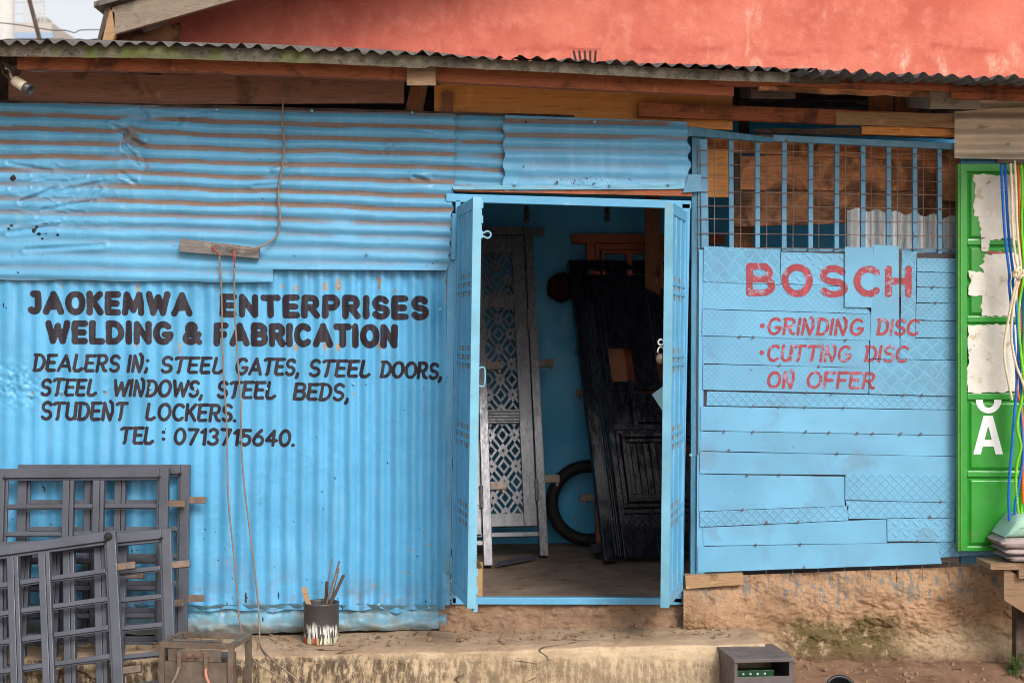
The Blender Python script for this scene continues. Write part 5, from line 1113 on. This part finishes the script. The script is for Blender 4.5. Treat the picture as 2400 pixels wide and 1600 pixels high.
for k in range(26):
    a = random.uniform(0, 6.28); rr = random.uniform(.0, .05); hh = random.uniform(.02, .13); tip = b0 + Vector((math.cos(a) * rr, math.sin(a) * rr, hh)); st.tube([b0, b0 * .5 + tip * .5 + Vector((0, 0, .01)), tip], .0014, 5)
    for j in range(6):
        b = random.uniform(0, 6.28); L = random.uniform(.012, .022); o2 = Vector((math.cos(b), math.sin(b), random.uniform(-.2, .6))).normalized(); sd2 = o2.cross(Vector((0, 0, 1))).normalized() * L * .4; t0 = tip - Vector((0, 0, hh * .12 * j)); m.poly([t0, t0 + o2 * L * .5 + sd2, t0 + o2 * L, t0 + o2 * L * .5 - sd2])
m.build('leaves', m_leaf, wd); st.build('stem', m_leaf, wd)

# ================================================================== RIGHT EDGE: KIOSK SHEET, GREEN DOOR, ROPES, BENCH
kz = thing('kiosk', T(2480, 1300, -.02), 'beige corrugated metal kiosk adjoining the workshop on the right', 'kiosk')
dk = lambda X, Y: -.078 + .016 * np.cos((Y - .0 * X - 262) / 37 * 2 * math.pi) + fbm(X / 60, Y / 40, 14) * .01
mk = sheet(2237, 2780, lambda x: 262 - .07 * (x - 2237) if x < 2320 else 254 - .02 * (x - 2320), lambda x: 371 + .02 * (x - 2237), dk, 3); mk.build('wall_sheet', m_beige, kz, smooth_=True)
mk = sheet(2290, 2780, lambda x: 224, lambda x: 262 - .06 * (x - 2290) * .3, lambda X, Y: -.055 + .010 * np.cos((Y - 240) / 37 * 2 * math.pi) + fbm(X / 60, Y / 40, 24) * .01, 3); mk.build('wall_sheet', m_beige, kz, smooth_=True)
mk = MB(); mk.prism([T(2252, 372, -.02), T(2780, 372, -.02), T(2780, 1320, -.02), T(2252, 1320, -.02)], (0, .03, 0)); mk.build('kiosk_wall', m_timberblue, kz)
mk = MB(); mk.bar(T(2335, 378, -.28), T(2790, 384, -.28), .02, .02); mk.bar(T(2780, 384, -.28), T(2780, 384, -.02), .02, .02, (0, 0, 1)); mk.bar(T(2600, 382, -.28), T(2600, 382, -.05), .02, .02, (0, 0, 1)); mk.build('rope_rail', m_w_dark, kz)
# green door
gd = thing('green_door', T(2310, 1291, -.16), 'green steel panel door with torn white posters and white letters at the right edge', 'door')
YG = -.13
def gbox(x0, x1, y0, y1, yf, th, mb): mb.prism([T(x0, y0, yf), T(x1, y0, yf), T(x1, y1, yf), T(x0, y1, yf)], (0, th, 0))
f = MB(); gbox(2262, 2470, 384, 402, YG, .035, f); gbox(2262, 2470, 1281, 1291, YG, .035, f); gbox(2250, 2267, 384, 1291, YG - .001, .036, f); gbox(2455, 2470, 402, 1281, YG - .001, .036, f)
for a_, b_ in ((563, 574), (742, 755), (922, 936), (1105, 1117)): gbox(2267, 2455, a_, b_, YG + .002, .03, f)
f.build('door_frame', m_green, gd, bevel=.003)
f = MB(); gbox(2246, 2250, 384, 1291, YG + .004, .05, f); gbox(2252, 2254.5, 386, 1289, YG - .004, .003, f); f.build('door_edge', m_greenedge, gd, bevel=.001)
rows_ = [402, 563, 574, 742, 755, 922, 936, 1105, 1117, 1281]; panels = []
for k in range(5):
    a_, b_ = rows_[2 * k], rows_[2 * k + 1]; f = MB()
    def ring(i, y): return [T(2267 + i, a_ + i, y), T(2455 - i, a_ + i, y), T(2455 - i, b_ - i, y), T(2267 + i, b_ - i, y)]
    f.loft([ring(0, YG + .014), ring(3, YG + .016), ring(9, YG + .006), ring(11, YG + .004)], cap=False); q = ring(11, YG + .004); f.poly(q); panels.append(f.build('panel', m_green, gd))
yp = YG + .002
pf = lambda x, y: np.full(np.shape(x), yp)
def torn(x0, x1, y0, y1, seed, amp=16, name='torn_poster', ex=None, y=None, m=None):
    def F(X, Y):
        d = np.maximum(np.maximum(x0 - X, X - x1), np.maximum(y0 - Y, Y - y1)); d = d + fbm(X / 16, Y / 16, seed, 5) * amp * 1.7
        return d if ex is None else ex(X, Y, d)
    V, Fc = march(F, x0 - 12, x1 + 12, y0 - 12, y1 + 12, 1.2); mb = MB(); yy = y or (yp - .001)
    mb.v = [tuple(T(a, b, yy - .0012 * float(vn(a / 9, b / 9, seed)))) for a, b in V]; mb.f = [tuple(reversed(q)) for q in Fc]; return mb.build(name, m or m_paper, gd)
torn(2282, 2442, 409, 510, 1, 9); torn(2296, 2442, 495, 560, 2, 14); torn(2302, 2442, 592, 738, 4, 13); torn(2274, 2310, 640, 690, 6, 13); torn(2270, 2442, 762, 918, 7, 8); torn(2300, 2318, 560, 590, 13, 8, y=YG - .002)
torn(2316, 2356, 590, 594, 9, 2, 'red_strip', y=yp - .004, m=plain('faded_red_print', (.42, .06, .07), .8, .2, 8))
# letters
def stroke(pts, wd): return ([*zip(pts[:-1], pts[1:])], wd)
sclip = lambda X, Y: np.maximum(947 - Y, 0) * 1.0 - (Y > 947) * 1.0
s_pts = [(2320 + 21 * math.cos(R(a)), 940 + 20 * math.sin(R(a))) for a in np.linspace(-20, 195, 20)]
def Sf(X, Y):
    d = np.hypot((X - 2317) / 30, (Y - 937) / 31) - 1; e = 1 - np.hypot((X - 2317) / 13, (Y - 940) / 15); return np.maximum(np.maximum(d, e) * 20, 936.5 - Y)
def Af(X, Y):
    t = (Y - 974) / 90; out = np.maximum(np.abs(X - 2316) - (11 + 24 * t), np.maximum(974 - Y, Y - 1064)); inn = np.abs(X - 2316) - np.clip((t - .2) * 24 - 1.5, -9, 99)
    hole = np.maximum(inn, np.maximum(988 - Y, Y - 1030)); leg = np.maximum(np.abs(X - 2316) - (24 * t - 6.5), 1046 - Y); return np.maximum(out, np.maximum(-hole, -leg))
for fn in (Sf, Af):
    V, Fc = march(fn, 2270, 2362, 930, 1070, 1.0); mb = MB(); mb.v = [tuple(T(a, b, yp - .0005)) for a, b in V]; mb.f = [tuple(reversed(q)) for q in Fc]; mb.build('lettering', m_white, gd)
# ropes
def rope_mat(n, c): return plain(n, c, .6, .25, 30, spec=.3)
RM = {'blue': rope_mat('blue_rope', (.012, .12, .46)), 'white': rope_mat('cream_rope', (.62, .52, .36)), 'orange': rope_mat('orange_rope', (.62, .13, .02)), 'green': rope_mat('lime_rope', (.16, .50, .025))}
def rope(pts, colr, label, r=.0070, dy=-.27):
    P = cat_rom([T(p[0], p[1], (p[2] if len(p) > 2 else dy)) for p in pts], 14)
    # resample evenly
    L = [0]
    for a, b in zip(P[:-1], P[1:]): L.append(L[-1] + (b - a).length)
    n = int(L[-1] / .006); s_ = np.linspace(0, L[-1], n); A = np.array([list(p) for p in P]); Q = np.stack([np.interp(s_, L, A[:, k]) for k in range(3)], -1); m = MB()
    for q in range(3):
        pt = []; up = Vector((0, -1, 0))
        for i in range(n):
            d = Vector(Q[min(i + 1, n - 1)]) - Vector(Q[max(i - 1, 0)]); d.normalize(); u = (up - d * up.dot(d)).normalized(); v = d.cross(u); a = s_[i] / .045 * 2 * math.pi + q * 2.0944
            pt.append(Vector(Q[i]) + (u * math.cos(a) + v * math.sin(a)) * r * .52)
        m.tube(pt, r * .62, 5)
    return tag(m.build('rope', RM[colr], loc=P[-1], smooth_=True), label, 'rope', 'coloured ropes hanging beside the green door')
b1 = [(2346, 376), (2349, 443), (2354, 534), (2361, 602), (2366, 646), (2365, 667), (2371, 725), (2377, 806), (2383, 892), (2377, 977), (2370, 1068), (2365, 1134), (2365, 1202), (2371, 1268)]
rope(b1, 'blue', 'leftmost bright blue rope hanging straight down the green door')
rope([(x + 9, y, -.262) for x, y in b1[:6]] + [(2382, 725), (2387, 806), (2391, 892), (2394, 977), (2398, 1068), (2388, 1134), (2378, 1200), (2390, 1225)], 'blue', 'second bright blue rope, curling to a knotted end low beside the door')
w1 = [(2368, 376, -.28), (2371, 443, -.29), (2373, 534, -.29), (2380, 602, -.30), (2387, 640, -.31), (2373, 697, -.30), (2356, 793, -.29), (2354, 840, -.29), (2363, 892, -.29), (2372, 938, -.29)]
rope(w1, 'white', 'cream rope hanging in a loose loop and ending at mid height', .0066)
rope([(2378, 376, -.285), (2381, 443, -.29), (2384, 534, -.29), (2390, 602, -.30), (2392, 640, -.31), (2378, 700, -.3), (2370, 780, -.29), (2380, 850, -.29), (2398, 900, -.29), (2410, 960, -.29)], 'white', 'cream rope beside the looping one, running off to the right', .0066)
m = MB(); 
kp = [T(2388 + 12 * math.cos(a * 1.0) * (1 + .2 * math.sin(3 * a)), 641 + 10 * math.sin(a) + 3 * math.sin(5 * a), -.315 - .012 * math.sin(2 * a)) for a in np.linspace(0, 12.5, 60)]; m.tube(kp, .0085, 7); tag(m.build('rope_knot', RM['white'], loc=kp[0], smooth_=True), 'knotted bunch of cream rope tying the hanging ropes together', 'knot')
rope([(2386, 376, -.26), (2388, 443, -.26), (2390, 534, -.26), (2392, 640, -.27), (2388, 700, -.26), (2390, 772, -.26), (2386, 840, -.26), (2384, 909, -.27), (2394, 960, -.27), (2400, 1050, -.27), (2397, 1134, -.27), (2399, 1180, -.27)], 'orange', 'orange rope hanging between the blue and green ropes')
rope([(2393, 376, -.27), (2396, 443, -.27), (2395, 534, -.27), (2399, 640, -.28), (2386, 738, -.27), (2394, 840, -.28), (2399, 909, -.28), (2384, 994, -.28), (2393, 1045, -.28), (2384, 1083, -.27), (2381, 1134, -.27), (2387, 1202, -.27), (2395, 1212, -.27)], 'green', 'lime green rope snaking down in front of the others')
rope([(2400, 376, -.25), (2403, 534, -.25), (2402, 700, -.25), (2399, 850, -.25), (2404, 1000, -.25), (2392, 1110, -.25), (2393, 1190, -.25), (2400, 1215, -.25)], 'green', 'lime green rope hanging straight at the photo edge')
rope([(2394, 376, -.24), (2398, 480, -.24), (2400, 640, -.24), (2394, 760, -.24), (2398, 870, -.24), (2392, 960, -.24), (2398, 1040, -.24), (2405, 1240, -.24)], 'blue', 'blue rope behind the orange and green ropes')
# bench and folded sacks
bn = thing('wooden_bench', T(2430, 1560, -.35), 'rough wooden bench with a diagonal plank brace at the right edge', 'bench')
board((2322, 1328), (2700, 1326), 13, 13, -.42, .24, .6, seed=111).build('seat', m_bench, bn)
board((2392, 1342), (2392, 1575), 20, 20, -.30, .07, .4, seed=112).build('leg', m_w_dark, bn); board((2640, 1342), (2640, 1575), 20, 20, -.30, .07, .4, seed=113).build('leg', m_w_dark, bn)
m = MB(); m.prism([T(2353, 1335, -.40), T(2366, 1335, -.40), T(2560, 1462, -.40), T(2560, 1535, -.40), T(2353, 1406, -.40)], (0, .035, 0)); m.build('brace', m_bench, bn, bevel=.002)
board((2388, 1345), (2600, 1345), 20, 20, -.43, .03, .4, seed=114).build('apron', m_bench, bn)
def sack(z0, h, x0, yy, dp, m_, label, seed, tri=False):
    P = np.zeros((26, 18, 3)); mb = MB()
    for i in range(26):
        for j in range(18):
            u = i / 25; a = 2 * math.pi * j / 17; cx = x0 + .62 * u; rr = min(1, (u * 22) ** .5 + .02) if u < .05 else 1
            P[i, j] = (cx + float(fbm(j, i * .3, seed)) * .012, yy - dp * .5 * math.copysign(abs(math.cos(a)) ** .35, math.cos(a)) * (.9 + .1 * rr), z0 + h * .5 + h * .5 * math.copysign(abs(math.sin(a)) ** .5, math.sin(a)) * rr * (1 if not tri else min(1.0, .1 + u * 7)) - (h * .5 * (1 - min(1.0, .1 + u * 7)) if tri else 0) + float(fbm(i * .5, j, seed + 3)) * .008)
    mb.grid(P); return tag(mb.build('folded_sack', m_, loc=(x0 + .3, yy, z0), smooth_=True), label, 'sack', 'folded sacks stacked on the bench')
zb_ = T(2380, 1320, -.42).z
sack(zb_ + .0, .035, 2.46, -.25, .28, m_tarp, 'lowest folded grey sack lying directly on the bench', 1); sack(zb_ + .035, .032, 2.445, -.26, .30, m_tarp, 'second folded grey sack up from the bench', 2); sack(zb_ + .066, .055, 2.43, -.26, .28, m_tarp, 'third folded grey pink sack with a mauve face', 3); sack(zb_ + .118, .11, 2.45, -.25, .26, m_mint, 'pale green folded sack on top of the pile', 4, True)

# ================================================================== RED BUILDING BEHIND
rbz = T(1400, 100, 4.2); rb = thing('red_building', (rbz.x, 4.2, -.2), 'red limewashed house with a weathered wooden gable board behind the workshop', 'house')
YR = 4.2
x0 = T(393, 0, YR).x; m = MB(); zt = 8.0
xg = x0 + 5.2; zg0 = T(393, 46, YR).z
n1 = [(x0, YR, -.2), (8.5, YR, -.2), (8.5, YR, zg0 + .285 * 2.0), (xg, YR, zg0 + .285 * (xg - x0)), (x0, YR, zg0)]
m.prism(n1, (0, .2, 0)); wl = m.build('wall', m_red, rb)
mb = MB(); mb.prism([(x0, YR + .2, -.2), (x0 + .2, YR + .2, -.2), (x0 + .2, YR + 5, -.2), (x0, YR + 5, -.2)], (0, 0, zg0 + .2)); mb.build('side_wall', m_red, rb)
# vent with slanted slots
YV = YR - .004; m = MB(); V_ = lambda a, b: T(a, b, YV)
for (a, b, c_, d_) in ((1337, 1412, 112, 115), (1337, 1340, 115, 150), (1409, 1412, 115, 150)): m.prism([V_(a, c_), V_(b, c_), V_(b, d_), V_(a, d_)], (0, .01, 0))
vt = m.build('vent', m_red, rb)
for k in range(5):
    a = 1342 + k * 13; s_ = (k - 2) * -5; m = MB(); m.prism([V_(a, 119) + Vector((0, .001, 0)), V_(a + 5, 119) + Vector((0, .001, 0)), V_(a + 9 - s_ * -.4 - 2, 146) + Vector((0, .001, 0)), V_(a + 4 - s_ * -.4 - 2, 146) + Vector((0, .001, 0))], (0, .008, 0)); m.build('slot', m_rubber, vt)
# gable roof: barge board, roof slab, eave end
yb_ = 3.55; p = lambda a, b: T(a, b, yb_)
m = MB(); sl = .285; L0 = p(270, 80); L1 = p(262, 18); X1 = L0.x + 6.4
m.loft([[L1, L0, L0 + Vector((0, .05, 0)), L1 + Vector((0, .05, 0))], [Vector((X1, yb_, L1.z + sl * (X1 - L1.x))), Vector((X1, yb_, L0.z + sl * (X1 - L0.x))), Vector((X1, yb_ + .05, L0.z + sl * (X1 - L0.x))), Vector((X1, yb_ + .05, L1.z + sl * (X1 - L1.x)))]])
m.build('barge_board', m_w_grey, rb)
m = MB(); off = Vector((-.12, 0, .02)); e0 = L1 + off
m.loft([[e0 + Vector((0, -.06, -.03)), e0 + Vector((0, 6, -.03)), e0 + Vector((0, 6, .01)), e0 + Vector((0, -.06, .01))], [Vector((X1, yb_ - .06, e0.z - .03 + sl * (X1 - e0.x))), Vector((X1, 9.5, e0.z - .03 + sl * (X1 - e0.x))), Vector((X1, 9.5, e0.z + .01 + sl * (X1 - e0.x))), Vector((X1, yb_ - .06, e0.z + .01 + sl * (X1 - e0.x)))]])
X2 = 9.5; ridge = Vector((X1, 0, e0.z + sl * (X1 - e0.x)))
m.loft([[Vector((X1, yb_ - .06, ridge.z - .03)), Vector((X1, 9.5, ridge.z - .03)), Vector((X1, 9.5, ridge.z + .01)), Vector((X1, yb_ - .06, ridge.z + .01))], [Vector((X2, yb_ - .06, ridge.z - .03 - sl * (X2 - X1))), Vector((X2, 9.5, ridge.z - .03 - sl * (X2 - X1))), Vector((X2, 9.5, ridge.z + .01 - sl * (X2 - X1))), Vector((X2, yb_ - .06, ridge.z + .01 - sl * (X2 - X1)))]])
m.build('roof', m_roof, rb)
m = MB(); m.prism([p(258, 22), p(270, 30), p(270, 82), p(262, 100), p(232, 104), p(236, 90)], (0, .06, 0)); m.build('eave_end_board', m_w_tan, rb, bevel=.004)
m = MB(); m.prism([p(252, -6), p(262, 4), p(240, 100), p(225, 104)], (0, 1.2, 0)); m.build('gutter_edge', m_w_dark, rb, bevel=.004)
m = MB(); q0 = T(275, 96, 3.9); q1 = T(420, 52, 3.9); m.loft([[q0, q0 + Vector((0, 0, -.14)), q0 + Vector((0, .06, -.14)), q0 + Vector((0, .06, 0))], [q1, q1 + Vector((0, 0, -.14)), q1 + Vector((0, .06, -.14)), q1 + Vector((0, .06, 0))]]); m.build('rafter', m_w_rough2, rb)

# ================================================================== FAR LEFT BACKGROUND
b = T(8, 800, 12); m = MB(); m.tube([(b.x, 12, -.2), (b.x, 12, 9)], [.16, .13], 16); a = m.build('utility_pole', m_concretepole, loc=(b.x, 12, -.2), smooth_=True); tag(a, 'pale concrete utility pole at the top left corner', 'pole')
b = T(95, 100, 10); t_ = T(66, -10, 10); dr = (t_ - b); m = MB(); m.tube([b - dr * 1.9, t_ + dr * .8], .025, 10); a = m.build('leaning_pole', m_w_dark, loc=b - dr * 1.9); tag(a, 'thin dark leaning pole against the white sky', 'pole')
fb = thing('far_building', (T(60, 0, 32).x, 32, -.2), 'pale hazy flat roofed building far behind, left of the red house', 'building'); A_ = T(-40, 54, 32); B_ = T(122, 58, 32)
m = MB(); m.abox(A_.x, B_.x, 32, 38, -.2, A_.z); m.build('wall', m_farwall, fb); m = MB(); m.abox(A_.x - .05, B_.x + .05, 31.9, 31.98, T(0, 92, 32).z, T(0, 78, 32).z); m.build('painted_band', m_farblue, fb); m = MB(); m.abox(B_.x - .55, B_.x - .3, 32.5, 33, A_.z, A_.z + .25); m.build('parapet_stub', m_farwall, fb)
m = MB()
for k in range(6): x = A_.x + 1 + k * (B_.x - A_.x - 1.3) / 5; m.tube([(x, 32.3, A_.z), (x, 32.3, A_.z + .7)], .02, 5)
for h_ in (.3, .6): m.tube([(A_.x, 32.3, A_.z + h_), (B_.x - .3, 32.3, A_.z + h_)], .015, 5)
m.build('roof_railing', m_concretepole, fb)
m = MB(); wp = cat_rom([T(-60, 50, 8), T(30, 57, 8), T(120, 71, 8), T(150, 71, 8), T(175, 77, 8), T(190, 71, 8), T(245, 70, 8)], 5); m.tube(wp, .006, 6)
a = m.build('overhead_wire', m_darkgrey, loc=wp[0]); tag(a, 'thin kinked wire strung across the white sky at top left', 'wire')
U = np.linspace(-400, 262, 130); P = np.zeros((130, 4, 3))
for j in range(4):
    y = 6 + j * .8; pt = [T(u_, 92 + 1.2 * math.cos(u_ / 6.5), 6) for u_ in U]; P[:, j] = [(q.x, y, q.z + j * .12) for q in pt]
nb = thing('neighbour_shed', (T(-60, 0, 6).x, 6, -.2), 'low shed with a green corrugated roof behind the workshop, left of the red house', 'shed'); MB().grid(P).build('roof', m_teal, nb); m = MB(); m.abox(P[0, 0, 0], P[-1, 0, 0], 6.1, 6.2, -.2, P[0, 0, 2] - .03); m.build('wall', m_farwall, nb)

# ================================================================== LOOSE GRIT
m = MB(); rg = random.Random(3)
for k in range(620):
    if k < 380: x, y = rg.uniform(1.3, 2.75), rg.uniform(-.72, -.10); z = float(np.interp(-y, [.1, .25, .4, .55, .66, .72], [-.005, -.02, -.05, -.075, -.08, -.095]))
    else: x = rg.uniform(-2.2, 1.15); y = rg.uniform(-.38, -.05); z = float(step_z(x)) + .004
    q = rg.choice((.003, .004, .005, .006, .009)); c = Vector((x, y, z + q * .3)); a = rg.uniform(0, 3)
    m.box(c, Vector((math.cos(a), math.sin(a), .2)) * q, Vector((-math.sin(a), math.cos(a), .3)) * q * .8, Vector((.2, .1, .6)) * q)
tag(m.build('gravel', m_bench, loc=(0, 0, 0)), kind='stuff')
